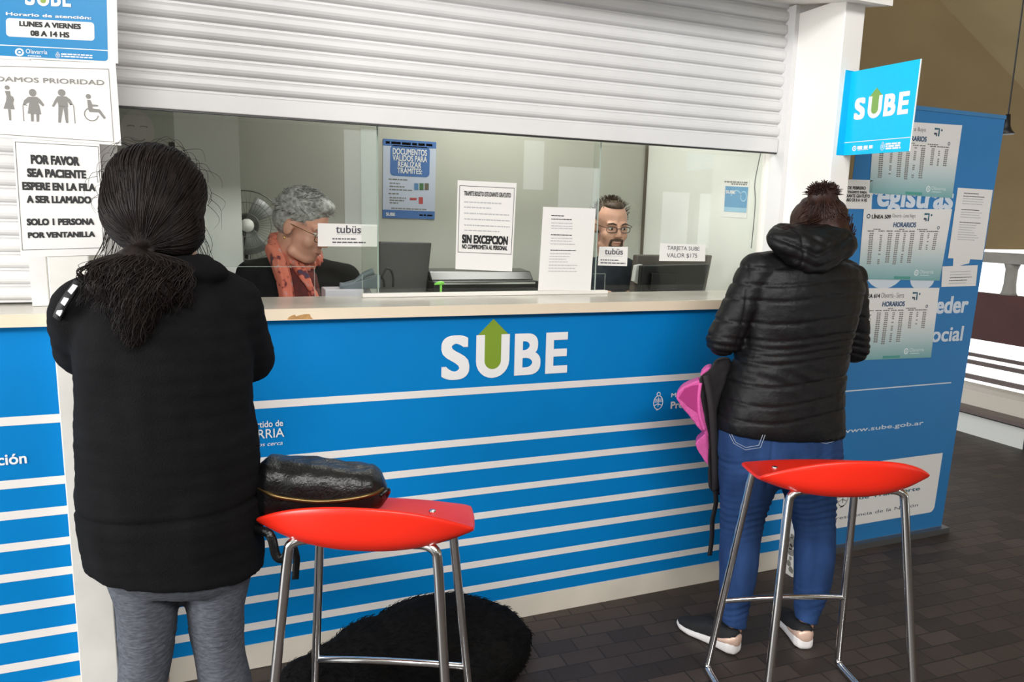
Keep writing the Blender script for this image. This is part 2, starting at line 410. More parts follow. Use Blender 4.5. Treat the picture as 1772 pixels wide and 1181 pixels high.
# chipped plaster at the foot of the right pillar
bm = NB(); rnd = random.Random(3)
for k in range(7):
    z = 0.03+0.025*k; y = -0.085+rnd.uniform(0, .02); w = rnd.uniform(.008, .02)
    prism(bm, [(2.1995, y+w*math.cos(t), z+w*1.1*math.sin(t)*rnd.uniform(.6, 1.2)) for t in [i*math.pi/4 for i in range(8)]], (-0.0008, 0, 0))
obj('chipped_plaster', bm, mat('bare_mortar', (140, 136, 128), 0.9, noise=0.35, nscale=60), pr)
# cornice over the window: a wedge whose underside rises to the back
bm = NB(); prism(bm, [(-1.6, -0.17, 2.296), (-1.6, 0.26, 2.385), (-1.6, 0.42, 2.385), (-1.6, 0.42, 2.68), (-1.6, -0.17, 2.68)], (3.945, 0, 0))
struct('trim_1', bm, PILW)

# hall: tan stand slab above, right wall with openings, rear parapet and columns
LC = at_y(1560, -70, 2.6); RC = at_y(1800, 185, 2.6)
dirn = (RC-LC); a = LC-dirn*2.2; b = LC+dirn*6
bm = NB(); prism(bm, [(2.40, 2.6, 1.31), (12, 2.6, 1.31), (12, 2.6, 6.5), (2.40, 2.6, 6.5)], (0, .12, 0)); struct('wall_rear', bm, TAN)
a = LC-dirn*((LC.x-2.45)/dirn.x)
bm = NB(); prism(bm, [a, b, b+Vector((0, 0, .2)), a+Vector((0, 0, .2))], (0, -1.05, 0)); struct('ceiling_slab', bm, TANL)
a2 = a+Vector((0, 0, -.03)); b2 = b+Vector((0, 0, -.03))
bm = NB(); prism(bm, [a2+Vector((0, -1.05, 0)), b2+Vector((0, -1.05, 0)), b2+Vector((0, -1.05, .26)), a2+Vector((0, -1.05, .26))], (0, -9.4, 0)); struct('ceiling_stand', bm, TAN)
struct('ceiling_hall', B(-6.5, 2.45, -8, 0.40, 3.35, 3.5), mat('hall_ceiling', (205, 200, 190), 0.8))
XW = 5.07
DARKR = mat('dark_red_board', (74, 30, 24), 0.55, noise=0.15, nscale=6)
CONC = mat('grey_concrete', (150, 146, 138), 0.85, noise=0.12, nscale=7)
DADO = mat('white_dado', (222, 222, 216), 0.5)
RAILM = mat('brown_rail', (104, 90, 86), 0.5, noise=0.1, nscale=10)
Y0, Y1 = -3.0, 2.59
t = root('low_bench_wall', (XW+.05, 0, 0), 'low white panelled wall with dark seams under the right-hand windows', 'low wall')
t['kind'] = 'structure'
bm = B(XW, XW+.06, Y0, Y1, 0, 0.15); o = obj('white_panel', bm, DADO, t)
bm = NB(); 
for k in range(9): box(bm, XW-.004, XW+.0, -2.9+.62*k, -2.872+.62*k, 0.0, 0.15)
box(bm, XW-.004, XW, Y0, Y1, .146, .158)
obj('dark_seam', bm, mat('dark_seam', (38, 38, 44), 0.6), t)
obj('ledge', B(XW-.03, XW+.35, Y0, Y1, 0.16, 0.185), RAILM, t)
obj('upper_step', B(XW+.12, XW+.40, Y0, Y1, 0.186, 0.30), mat('pale_step', (206, 198, 184), 0.6), t)
t = root('guard_rail', (XW+.3, 0, .25), 'brown horizontal guard rails before the bright opening on the right', 'railing')
for z0, z1 in ((0.36, 0.395), (0.475, 0.505), (0.535, 0.56)): obj('rail', B(XW+.22, XW+.25, Y0, Y1, z0, z1), RAILM, t)
for y in (-2.2, -.2, 2.3): obj('post', B(XW+.251, XW+.29, y, y+.04, 0.30, 0.70), RAILM, t)
struct('trim_2', B(XW+.02, XW+.10, Y0, Y1, 0.70, 1.04), DARKR)
struct('trim_3', B(XW+.02, XW+.22, Y0, Y1, 1.26, 1.33), CONC)
t = root('window_post', at_x(1722, 515, XW+.06), 'rough concrete post between bright window openings above the dark red board', 'post'); t['kind'] = 'structure'
for k, y in enumerate((1.14, -.9)):
    bm = NB(); tube(bm, [(XW+.07, y, 1.04), (XW+.07, y, 1.06), (XW+.07, y, 1.12), (XW+.07, y, 1.22), (XW+.07, y, 1.26)], [.055, .045, .038, .038, .05], 14); obj('post_shaft', bm, CONC, t, smooth=True)
# rear of the hall (seen only as reflections in the glass)
HALLW = mat('hall_wall', (120, 114, 100), 0.8, noise=.1, nscale=2)
xs = [(-6.5, None), (-3.4, (-2.2, 1.0, 2.3)), (1.5, (1.95, 1.35, 2.65)), (4.02, (4.40, 1.92, 2.66)), (4.58, (5.36, 1.48, 2.28)), (6.4, (7.0, 1.1, 1.98)), (7.1, (7.7, 1.1, 1.98))]
bm = NB(); x = -6.5
for x0, op in xs:
    if op is None: continue
    box(bm, x, x0, -7.15, -7.0, 0, 3.349); box(bm, x0, op[0], -7.15, -7.0, 0, op[1]); box(bm, x0, op[0], -7.15, -7.0, op[2], 3.349); x = op[0]
box(bm, x, 9.0, -7.15, -7.0, 0, 3.349); struct('wall_front', bm, HALLW)
# ================================================================== COUNTER
STR = [(.876, .901), (.693, .718), (.601, .626), (.507, .531), (.414, .439), (.320, .346), (.229, .254), (.134, .160)]
WSTR = mat('white_vinyl', (224, 220, 216), 0.45)
def counter(x0, x1, label):
    t = root('service_counter', ((x0+x1)/2, .15, 0), label, 'counter')
    obj('front_panel', B(x0, x1, 0, .03, .085, 1.156), PBLUE, t)
    bm = NB()
    for a, b in STR: box(bm, x0, x1, -.0008, .0, a, b)
    o = obj('white_stripes', bm, WSTR, t)
    obj('plinth', B(x0, x1, -.004, .03, 0, .085), mat('plinth_white', (214, 206, 192), 0.6, noise=0.08, nscale=5), t)
    obj('front_edge', B(x0, x1, -.036, -.030, 1.157, 1.192), CREAM, t)
    obj('worktop', B(x0, x1, -.0299, .31, 1.157, 1.192), CTOP, t)
    return t
cm = counter(-.339, 2.199, 'long blue counter with white stripes and the big white lettering between the two pillars')
cl = counter(-1.7, -.438, 'blue striped counter left of the left pillar, partly cut off by the frame')
S = Sheet((-.339, -.0008, 1.152), (2.199, -.0008, 1.152), (2.199, -.0008, .085), (-.339, -.0008, .085), thick=0.0002)
u0, v0 = S.uv(762, 652); u1, v1 = S.uv(981, 577)
xa, za = S.uv(765, 657); xb, zb = S.uv(981, 576)
p = at_y(763, 656, 0); q = at_y(981, 644, 0); r1 = at_y(770, 582, 0); r2 = at_y(983, 574, 0)
zlo = (at_y(790, 656.5, 0).z+at_y(975, 645, 0).z)/2; zhi = (at_y(790, 581, 0).z+at_y(975, 575.5, 0).z)/2
S.logo((p.x+.339)/2.538, (at_y(982, 610, 0).x+.339)/2.538, (zlo-.085)/1.067, (zhi-.085)/1.067, PRINTWHITE, GREEN)
S.tpx('Partido de', (431, 742), (489.5, 726.5), PRINTWHITE, bold=.01)
S.tpx('OLAVARRIA', (372, 766), (491.5, 740.5), PRINTWHITE, bold=.005)
S.tpx('Estamos cerca', (416, 776), (489, 763), PRINTWHITE, shear=.25)
u, v = S.uv(1139, 694); S.arms(u, v, .066, PRINTWHITE)
S.tpx('Ministerio de Transporte', (1161, 690), (1285, 671.5), PRINTWHITE, bold=.015)
S.tpx('Presidencia de la Nación', (1160, 708), (1312, 683.5), PRINTWHITE, bold=.03)
S.finish(cm)
S = Sheet((-1.7, -.0008, 1.152), (-.438, -.0008, 1.152), (-.438, -.0008, .085), (-1.7, -.0008, .085), thick=0.0002)
S.tpx('ación', (-18, 807.5), (45.5, 784), PRINTWHITE, bold=.02)
S.finish(cl)
# torn brown patch on the counter edge
bm = NB()
P = [at_y(px, py, -.0363) for px, py in ((497, 553.5), (500, 549), (506, 546), (511, 545), (512, 548), (518, 546), (527, 544), (536, 544), (538, 549), (542, 552.5))]
prism(bm, P, (0, .0004, 0)); o = obj('torn_edge', bm, mat('bare_chipboard', (176, 134, 82), 0.85, noise=0.2, nscale=80), cm)
o['label'] = 'torn brown patch on the cream edge'

# ================================================================== SHUTTERS
def shutter_curtain(x0, x1, zb, zt, pitch, y):
    prof = [(0, .028), (.005, .006), (.02, -.002), (.08, -.0085), (.20, -.0115), (.45, -.0120), (.60, -.0100), (.70, -.005), (.77, .003), (.82, .0085), (.845, .0090), (.85, .004), (.93, .004), (.935, .028), (1.0, .028)]
    bm = NB(); pts = []
    n = int(math.ceil((zt-zb)/pitch))
    for k in range(n):
        zt_k = zb+pitch*(n-k)
        for a, d in prof: pts.append((y+d, zt_k-a*pitch))
    va = [bm.verts.new((x0, yy, zz)) for yy, zz in pts]; vb = [bm.verts.new((x1, yy, zz)) for yy, zz in pts]
    for i in range(len(pts)-1): bm.faces.new((va[i], vb[i], vb[i+1], va[i+1]))
    return bm
t = root('roller_shutter', (.95, .2, 1.78), 'wide white roller shutter half lowered over the service window', 'shutter')
o = obj('slat_curtain', shutter_curtain(-.292, 2.178, 1.838, 2.40, .0505, .2), SHUT, t)
md = o.modifiers.new('thickness', 'SOLIDIFY'); md.thickness = 0.002; md.offset = 1
obj('bottom_bar', B(-.292, 2.178, .188, .214, 1.783, 1.838), SHUT, t, bevel=.003)
obj('rubber_seal', B(-.292, 2.178, .193, .209, 1.778, 1.7829), BLACKPL, t)
obj('guide_rail', B(2.179, 2.199, .15, .235, 1.193, 2.36), SHUT, t); obj('guide_rail', B(-.339, -.293, .15, .235, 1.193, 2.36), SHUT, t)
t = root('roller_shutter', (-1.0, .2, 1.195), 'fully lowered white roller shutter left of the left pillar', 'shutter')
o = obj('slat_curtain', shutter_curtain(-1.6, -.531, 1.197, 2.38, .0475, .2), SHUT, t)
md = o.modifiers.new('thickness', 'SOLIDIFY'); md.thickness = 0.002; md.offset = 1
obj('guide_rail', B(-.530, -.488, .15, .235, 1.193, 2.36), SHUT, t)
obj('frame_post', B(-.4875, -.4375, .17, .235, 1.193, 2.36), PILD, t)

# ================================================================== GLASS
def pane(x0, x1, z0, z1, y, notch=None):
    P = [(x0, z0)]
    if notch:
        a, b, zn = notch
        P = [(x0, z0), (a, z0), (a, zn), (b, zn), (b, z0)] if a > x0 else [(x0, zn), (b, zn), (b, z0)]
    P += [(x1, z0), (x1, z1), (x0, z1)]
    bm = NB(); prism(bm, [(x, y, z) for x, z in P], (0, .006, 0)); return bm
EDGE = mat('glass_edge', (164, 178, 170), 0.2)
t = root('glass_screen', (.1, .28, 1.193), 'left clear glass pane in front of the grey-haired clerk, with a low pass-through', 'glass pane')
obj('pane', pane(-.291, .512, 1.1925, 1.92, .278, (.0, .287, 1.299)), GLASS, t)
obj('polished_edge', B(.507, .5125, .2765, .2775, 1.193, 1.92), EDGE, t)
obj('notch_edge', B(.0, .288, .2766, .2776, 1.2988, 1.3), EDGE, t); obj('notch_edge', B(.2872, .2884, .2766, .2776, 1.193, 1.2979), EDGE, t)
t = root('glass_screen', (.92, .25, 1.193), 'middle clear sliding glass pane standing in a pale rail', 'glass pane')
obj('pane', pane(.448, 1.376, 1.2065, 1.92, .252), GLASS, t)
obj('polished_edge', B(1.372, 1.3765, .2505, .2515, 1.207, 1.92), EDGE, t)
obj('polished_edge', B(.4475, .449, .2505, .2515, 1.207, 1.275), EDGE, t)
obj('bottom_rail', B(.448, 1.43, .240, .272, 1.1925, 1.206), mat('rail_white', (226, 222, 216), 0.4), t, bevel=.002)
t = root('glass_screen', (1.8, .28, 1.193), 'right clear glass pane beside the right pillar, before the bearded clerk', 'glass pane')
obj('pane', pane(1.362, 2.178, 1.1925, 1.92, .278, (1.30, 1.433, 1.27)), GLASS, t)
obj('notch_edge', B(1.38, 1.434, .2766, .2776, 1.2698, 1.271), EDGE, t); obj('notch_edge', B(1.4328, 1.434, .2766, .2776, 1.193, 1.2689), EDGE, t)
bm = NB(); tube(bm, smooth_path([at_y(1317, 262, .30), at_y(1311, 290, .30), at_y(1306, 320, .30), at_y(1307, 350, .30), at_y(1303, 400, .30), at_y(1300, 430, .30)]), .0022, 6)
o = obj('hanging_wire', bm, mat('grey_wire', (90, 90, 92), 0.5), None, True); setp(o, 'thin dark wire hanging behind the right glass pane next to the right pillar', 'wire')
o = obj('dark_latch', B(-.196, -.173, 1.01, 1.03, 1.735, 1.755), BLACKPL); setp(o, 'small black latch on the white partition inside the booth', 'latch')
# ================================================================== PAPERS AND SIGNS
SIGNBLUE = mat('poster_blue', (8, 124, 180), 0.35, spec=.25)
DOCBLUE = mat('poster_document_blue', (70, 110, 170), 0.45)
# --- left pillar: opening hours poster
S = wall_sheet(((-52, -160), (199, -148), (204.5, 110), (-46, 97)), -.0925)
o = paper('opening_hours_poster', S, 'blue poster with opening hours, topmost of the sheets on the left pillar', 'poster')
a = S.uv(187, 106); S.rrect(.03, a[0], a[1], .97, .008, SIGNBLUE, .0003)
S.logo(*[(S.uv(43.5, 8)[0]), S.uv(123, 11)[0]], S.uv(43.5, 8.5)[1], S.uv(123, -18)[1], PRINTWHITE, GREEN)
S.tpx('Horario de atención:', (10.5, 26.5), (158, 28.5), PRINTWHITE, bold=.025)
a, b = S.uv(11, 63), S.uv(163, 39); S.rrect(a[0], b[0], a[1], b[1], .008, PAPER, .0006)
S.tpx('LUNES A VIERNES', (33.5, 45.5), (140, 41.7), INK, bold=.048, e=.0009); S.tpx('08 A 14 HS', (52.8, 62.2), (120, 56), INK, bold=.048, e=.0009)
a, b = S.uv(0, 78), S.uv(187, 89.4); S.rect(.03, b[0], a[1]-.003, a[1]+.003, PRINTWHITE)
a, b = S.uv(26, 97), S.uv(82, 86); S.town(a[0], b[0], a[1], b[1], PRINTWHITE, 'Olavarría')
u, v = S.uv(100, 95); S.arms(u, v, .014, PRINTWHITE)
for k in range(2):
    a, b = S.uv(106, 93.5+4*k), S.uv(160, 97.5+4*k); S.fine(a[0], b[0], a[1], .003, PRINTWHITE, k)
S.finish(o)
# --- left pillar: priority sign
S = wall_sheet(((-30, 103), (200, 109), (210, 252), (-22, 236)), -.0940)
o = paper('priority_sign', S, 'white priority sign with four grey walking figures on the left pillar', 'sign')
def Q(pts, k=4.92, ox=0, oy=0): return [S.uv(ox+x/k, oy+y/k) for x, y in pts]
a, b = S.uv(-8, 232), S.uv(188, 120); S.frame(a[0], b[0], a[1], b[1], .0016, SIGNGREY)
S.tpx('DAMOS PRIORIDAD', (-6, 140.5), (180, 138.8), SIGNGREY, bold=.008)
S.held('pictogram'); u, v = S.uv(61/4.92, 746/4.92); S.disc(u, v, .0055, SIGNGREY)
S.poly(Q([(42, 775), (85, 775), (92, 815), (112, 825), (120, 850), (112, 880), (125, 932), (30, 926), (52, 860), (55, 820)]), SIGNGREY)
S.poly(Q([(68, 930), (92, 932), (96, 1026), (80, 1026)]), SIGNGREY)
S.free(); S.held('pictogram'); u, v = S.uv(278/4.92, 790/4.92); S.disc(u, v, .0080, SIGNGREY, ry=.0095)
S.poly(Q([(240, 825), (315, 825), (345, 850), (378, 895), (365, 908), (322, 870), (335, 900), (352, 975), (236, 968), (250, 870), (215, 890), (210, 900), (195, 890), (205, 855)]), SIGNGREY)
S.poly(Q([(262, 968), (288, 970), (288, 1035), (265, 1035)]), SIGNGREY); S.poly(Q([(308, 972), (335, 972), (332, 1038), (312, 1038)]), SIGNGREY)
S.stroke(Q([(230, 900), (200, 885), (195, 900), (204, 1032)]), .0020, SIGNGREY)
S.free(); S.held('pictogram'); u, v = S.uv(525/4.92, 790/4.92); S.disc(u, v, .0085, SIGNGREY)
S.poly(Q([(490, 818), (565, 822), (600, 850), (618, 885), (600, 898), (575, 865), (580, 910), (498, 905), (490, 865), (458, 912), (442, 905), (468, 850)]), SIGNGREY)
S.poly(Q([(498, 903), (540, 905), (518, 1046), (496, 1045)]), SIGNGREY); S.poly(Q([(538, 905), (576, 908), (582, 1048), (562, 1048)]), SIGNGREY)
S.stroke(Q([(595, 890), (622, 892), (628, 910), (640, 1052)]), .0020, SIGNGREY)
S.free(); S.held('pictogram'); u, v = S.uv(752/4.92, 822/4.92); S.disc(u, v, .0060, SIGNGREY)
S.poly(Q([(742, 850), (770, 852), (785, 890), (835, 895), (835, 908), (785, 908), (790, 925), (850, 932), (902, 1005), (886, 1015), (840, 958), (762, 955), (750, 930)]), SIGNGREY)
u, v = S.uv(778/4.92, 975/4.92); S.ring(u, v, .0155, .0024, SIGNGREY, a0=115, a1=352); S.free()
S.finish(o)
# --- left pillar: waiting notice
S = wall_sheet(((22, 240), (172, 249), (182, 441), (36, 446)), -.0925)
o = paper('queue_notice', S, 'white notice with black block lettering, lowest sheet on the left pillar', 'notice')
a, b = S.uv(39, 433), S.uv(170, 254); S.frame(a[0], b[0], a[1], b[1], .0012, INK)
for t, p, q in (('POR FAVOR', (53.7, 284), (137, 271.5)), ('SEA PACIENTE', (47.5, 306.5), (148.8, 295)), ('ESPERE EN LA FILA', (39, 329), (165, 318)),
                ('A SER LLAMADO', (46.7, 351.5), (157.7, 340)), ('SOLO 1 PERSONA', (46.7, 390.5), (162.8, 378)), ('POR VENTANILLA', (48.7, 412.5), (164.3, 400.5))):
    S.tpx(t, p, q, INK, bold=.058)
S.finish(o)
# clear tape that holds the sheets
TAPE = mat('clear_tape', (238, 238, 236), 0.08, spec=0.8)
# --- papers on the glass
S = wall_sheet(((792, 312), (894, 317), (886, 470), (788, 466)), .2510)
o = paper('glass_notice', S, 'white framed notice stuck to the middle glass, heavy black bottom line', 'notice')
a, b = S.uv(792.3, 436.5), S.uv(890.2, 326); S.frame(a[0], b[0], a[1], b[1], .0018, INK)
S.tpx('TRAMITE BOLETO ESTUDIANTE GRATUITO', (802.7, 338.5), (884, 334.3), INK, bold=.03)
for k, (y, xe) in enumerate(((349.5, 868), (358.5, 850), (369, 882), (379, 883), (389.5, 882), (398.5, 864))):
    a, b = S.uv(803, y), S.uv(xe, y+1.2); S.fine(a[0], b[0], a[1], .0042, GREYINK, k)
S.tpx('SIN EXCEPCION', (799, 421), (879, 409.3), INK, bold=.055); S.tpx('NO COMPROMETA AL PERSONAL', (799, 430.5), (878, 426), INK, bold=.045)
S.finish(o)
S = wall_sheet(((940, 358), (1031, 361), (1022, 503), (931, 503)), .2510)
o = paper('glass_notice', S, 'tall white sheet with faint rows of print at the right end of the middle glass', 'notice')
for k, (y, x0, x1) in enumerate(((422, 550, 620), (441, 550, 662), (462, 550, 666), (478, 550, 668), (491, 550, 668), (527, 548, 662), (545, 548, 665), (560, 546, 662), (577, 545, 682), (611, 545, 685), (630, 543, 655), (645, 540, 650), (660, 538, 632), (675, 537, 640), (693, 536, 692), (710, 534, 680), (726, 533, 690))):
    a, b = S.uv(780+x0/3.164, 240+y/3.164), S.uv(780+x1/3.164, 240+y/3.164+.8); S.fine(a[0], b[0], a[1], .0032, INK if y in (422, 441, 527, 611) else GREYINK, k+20)
S.finish(o)
def tub(px, Y, label, t, rows):
    global S
    S = wall_sheet(px, Y); o = paper('fare_card', S, label, 'notice')
    S.tpx('tubüs', t[0], t[1], mat('charcoal_ink', (70, 70, 80), .6), bold=.012)
    for k, (p, q, hh) in enumerate(rows):
        a, b = S.uv(*p), S.uv(*q); S.fine(a[0], b[0], a[1], hh, GREYINK if k == 0 else mat('charcoal_ink', (70, 70, 80), .6), k+3)
    S.finish(o)
tub(((550, 386.5), (653, 389), (652.5, 427), (550, 426.5)), .2768, 'wide white fare card on the left glass before the grey-haired clerk', ((581, 403.5), (624.7, 390.8)),
    (((582, 405.5), (624, 406.5), .002), ((575, 413.5), (617, 414.5), .0042), ((575, 419.5), (633, 420.5), .0042)))
tub(((1037, 427), (1086.5, 427.5), (1085, 461), (1034.5, 459.5)), .2768, 'small white fare card on the right glass below the bearded clerk’s chin', ((1046, 440.5), (1078, 430.5)),
    (((1046, 443), (1077, 443.4), .002), ((1039, 450), (1071, 450.5), .0042), ((1039, 455), (1082, 455.5), .0042)))
S = wall_sheet(((1142.5, 421), (1221, 424), (1220, 452.5), (1140.5, 452)), .2768)
o = paper('price_card', S, 'white price card on the right glass above the black monitor', 'notice')
CH = mat('charcoal_ink', (70, 70, 80), .6)
S.tpx('TARJETA SUBE', (1154, 434.8), (1210.4, 427.5), CH); S.tpx('VALOR $175', (1153.3, 446.8), (1206.3, 439.2), CH)
S.finish(o)
# --- posters inside the booth
S = wall_sheet(((663, 240), (755, 246), (752, 380), (662, 377)), 1.3480, .001)
o = paper('documents_poster', S, 'pale blue poster with a dark blue heading box on the booth back wall', 'poster', mat('poster_pale_blue', (188, 196, 214), .5))
S.rect(0, 1, .915, 1, DOCBLUE); S.rect(0, 1, 0, .105, DOCBLUE); S.fine(.05, .95, .955, .012, PRINTWHITE, 1)
a, b = S.uv(675, 304), S.uv(744, 255); S.rrect(a[0], b[0], a[1], b[1], .02, DOCBLUE)
for t, p, q in (('DOCUMENTOS', (679.4, 266.8), (738.7, 259.8)), ('VÁLIDOS PARA', (679, 278), (739, 268.5)), ('REALIZAR', (688.4, 289), (729, 281.7)), ('TRÁMITES:', (687, 299.8), (730.4, 290))): S.tpx(t, p, q, PRINTWHITE, bold=.02, e=.0012)
S.tpx('SUBE', (668, 373.5), (683.5, 368.3), PRINTWHITE, bold=.03, e=.001)
S.fine(.7, .95, .05, .008, PRINTWHITE, 7)
for k, (y, x0, x1) in enumerate(((310, 672, 705), (317, 674, 692), (322.5, 674, 700), (328, 674, 714), (335, 672, 690), (342, 674, 703), (346.5, 674, 699), (351, 674, 689), (360.5, 677, 738))):
    a, b = S.uv(x0, y), S.uv(x1, y+.5); S.fine(a[0], b[0], a[1], .006, SIGNGREY, k+40)
for k, c in enumerate(((84, 126, 170), (70, 112, 70), (104, 96, 76))):
    a, b = S.uv(716.6+9*k, 329), S.uv(724+9*k, 317.5); S.rect(a[0], b[0], a[1], b[1], mat('card_print_%d' % k, c, .5))
RP = mat('red_print', (176, 72, 72), .5); a, b = S.uv(724.5, 353), S.uv(732, 341.5); S.rect(a[0], b[0], a[1], b[1], RP); a, b = S.uv(709, 344.5), S.uv(721, 341); S.fine(a[0], b[0], a[1], .012, RP, 2)
S.finish(o)
S = Sheet(*[at_x(px, py, 2.2588) for px, py in ((1252.5, 310), (1297, 312), (1292, 378), (1248.5, 375))], thick=.001)
o = paper('card_poster', S, 'small white sheet with a blue card picture on the booth right wall', 'poster')
a, b = S.uv(1253, 366), S.uv(1295, 324); PB = mat('card_blue', (96, 150, 190), .4); PB2 = mat('card_pale_blue', (150, 190, 214), .4)
S.rect(a[0], b[0], a[1], b[1], PB); S.rect(a[0], b[0], a[1], a[1]+.18*(b[1]-a[1]), PB2, .0009)
c = S.uv(1287, 340); S.ring(c[0], c[1], .022, .006, PB2, .0009); c = S.uv(1274, 345); S.ring(c[0], c[1], .04, .006, PB2, .0009, 20, 160)
S.tpx('SUBE', (1256.5, 335), (1273, 330), PRINTWHITE, bold=.03, e=.0012)
a, b = S.uv(1254, 314.5), S.uv(1294, 315.5); S.fine(a[0], b[0], a[1], .007, SIGNGREY, 3); a, b = S.uv(1266, 318.5), S.uv(1293, 319.5); S.fine(a[0], b[0], a[1], .007, SIGNGREY, 4)
S.finish(o)

# --- flag sign on the right pillar
t = root('flag_sign', (2.26, -.2, 1.75), 'bright cyan square sign sticking out from the right pillar', 'sign')
CYAN = mat('sign_cyan', (0, 186, 232), .3); CYAND = mat('sign_cyan_flange', (0, 176, 226), .3)
f = [at_y(1464.3, 121, -.0925), at_y(1479, 123.5, -.0925), at_y(1462.5, 269, -.0925), at_y(1447.6, 268.4, -.0925)]
bm = NB(); prism(bm, f, (0, .0022, 0)); obj('mounting_flange', bm, CYAND, t)
c = [at_x(1479, 123.5, 2.2575), at_x(1593, 102, 2.2575), at_x(1573, 262, 2.2575), at_x(1463, 269, 2.2575)]
y0 = -.0925; c[0].y = y0; c[3].y = y0
S = Sheet(*c, thick=.003); S.board('sign_blade', CYAN, t)
bm = NB(); prism(bm, [c[1], c[2], c[2]+Vector((0, -.003, 0)), c[1]+Vector((0, -.003, 0))], (.0035, 0, 0)); obj('edge_trim', bm, PRINTWHITE, t)
a, b = S.uv(1477.5, 208), S.uv(1576.3, 157); S.logo(a[0], b[0], a[1], b[1], PRINTWHITE, mat('sign_green', (124, 164, 84), .4), bold=.045)
a, b = S.uv(1463, 247.5), S.uv(1576, 237.5); S.rect(0, 1, (a[1]+b[1])/2-.004, (a[1]+b[1])/2+.004, PRINTWHITE)
a, b = S.uv(1475, 262), S.uv(1511, 250); S.town(a[0], b[0], a[1], b[1], PRINTWHITE, None)
a, b = S.uv(1484, 258), S.uv(1511, 252); S.fine(a[0], b[0], (a[1]+b[1])/2, .012, PRINTWHITE, 4)
u, v = S.uv(1528, 253); S.arms(u, v, .028, PRINTWHITE)
for k in range(3):
    a, b = S.uv(1533, 249.5+4*k), S.uv(1559, 247.5+4*k); S.fine(a[0], b[0], (a[1]+b[1])/2, .006, PRINTWHITE, k)
S.finish(t)

# --- roll-up banner
t = root('roll_up_banner', (2.85, .06, 0), 'tall blue roll-up banner standing behind the right pillar with timetables taped on', 'banner')
BANB = mat('banner_blue', (40, 118, 178), .5, noise=.06, nscale=1.5)
S = Sheet((2.47, .05, 1.992), (3.337, .05, 1.992), (3.264, .05, .03), (2.412, .05, .03), thick=.002)
S.board('banner_sheet', BANB, t)
bm = NB(); box(bm, 2.462, 3.340, .046, .058, 1.985, 2.002); obj('top_bar', bm, mat('banner_bar', (58, 120, 170), .35), t)
obj('base', B(2.405, 3.285, .02, .10, 0, .029), mat('grey_aluminium', (120, 122, 124), .4, metal=.7), t)
obj('support_pole', B(2.84, 2.86, .075, .09, .03, 1.99), mat('grey_aluminium', (120, 122, 124), .4, metal=.7), t)
BW = mat('banner_white', (206, 216, 226), .55)
S.tpx('registras', (1497, 370), (1652.5, 324), BW, bold=.03)
u, v = S.uv(1535, 444); S.ring(u, v, .115, .055, BW)
a, b = S.uv(1572, 500), S.uv(1630, 395); S.rrect(a[0], b[0], a[1], b[1], .05, BW)
S.tpx('acceder', (1577, 545), (1677.5, 512), BW, bold=.03); S.tpx('social', (1598, 593.5), (1668, 564), BW, bold=.02)
a, b = S.uv(1446, 679), S.uv(1645, 666); S.rect(a[0]-.1, b[0], a[1]-.0012, a[1]+.0016, BW)
S.tpx('www.sube.gob.ar', (1455, 753), (1598, 728), BW, bold=.01)
a, b = S.uv(1405, 922), S.uv(1631, 784); S.rrect(a[0], b[0], a[1], b[1], .03, PAPER); S.rect(b[0]-.1, b[0], b[1]-.03, b[1], PAPER, .0007)
TEAL = mat('teal_ink', (30, 92, 110), .6); NAVY = mat('navy_ink', (40, 60, 84), .6)
S.tpx('Ministerio', (1485, 843), (1570, 822), TEAL, bold=.012, e=.001); S.tpx('de Transporte', (1485, 867), (1592, 842), TEAL, bold=.012, e=.001); S.tpx('Presidencia de la Nación', (1437.6, 901.5), (1588.6, 871), NAVY, e=.001)
u, v = S.uv(1459, 858); S.arms(u, v, .10, mat('arms_brown', (88, 70, 58), .6)); S.finish(t)

def timetable_mat():
    m = bpy.data.materials.new('timetable_paper'); m.use_nodes = True; nt = m.node_tree; b = nt.nodes['Principled BSDF']
    tc = nt.nodes.new('ShaderNodeTexCoord'); sp = nt.nodes.new('ShaderNodeSeparateXYZ'); cr = nt.nodes.new('ShaderNodeValToRGB')
    nt.links.new(tc.outputs['Generated'], sp.inputs[0]); nt.links.new(sp.outputs['Z'], cr.inputs['Fac']); nt.links.new(cr.outputs['Color'], b.inputs['Base Color'])
    e = cr.color_ramp.elements; e[0].position = 0.02; e[0].color = (*srgb(120, 168, 170), 1); e[1].position = .58; e[1].color = (*srgb(226, 224, 222), 1)
    k = e.new(.32); k.color = (*srgb(188, 204, 206), 1)
    b.inputs['Roughness'].default_value = .5; return m
TTM = timetable_mat(); PALEINK = mat('pale_print', (214, 226, 226), .5); DIG = mat('digit_ink', (120, 116, 112), .6)
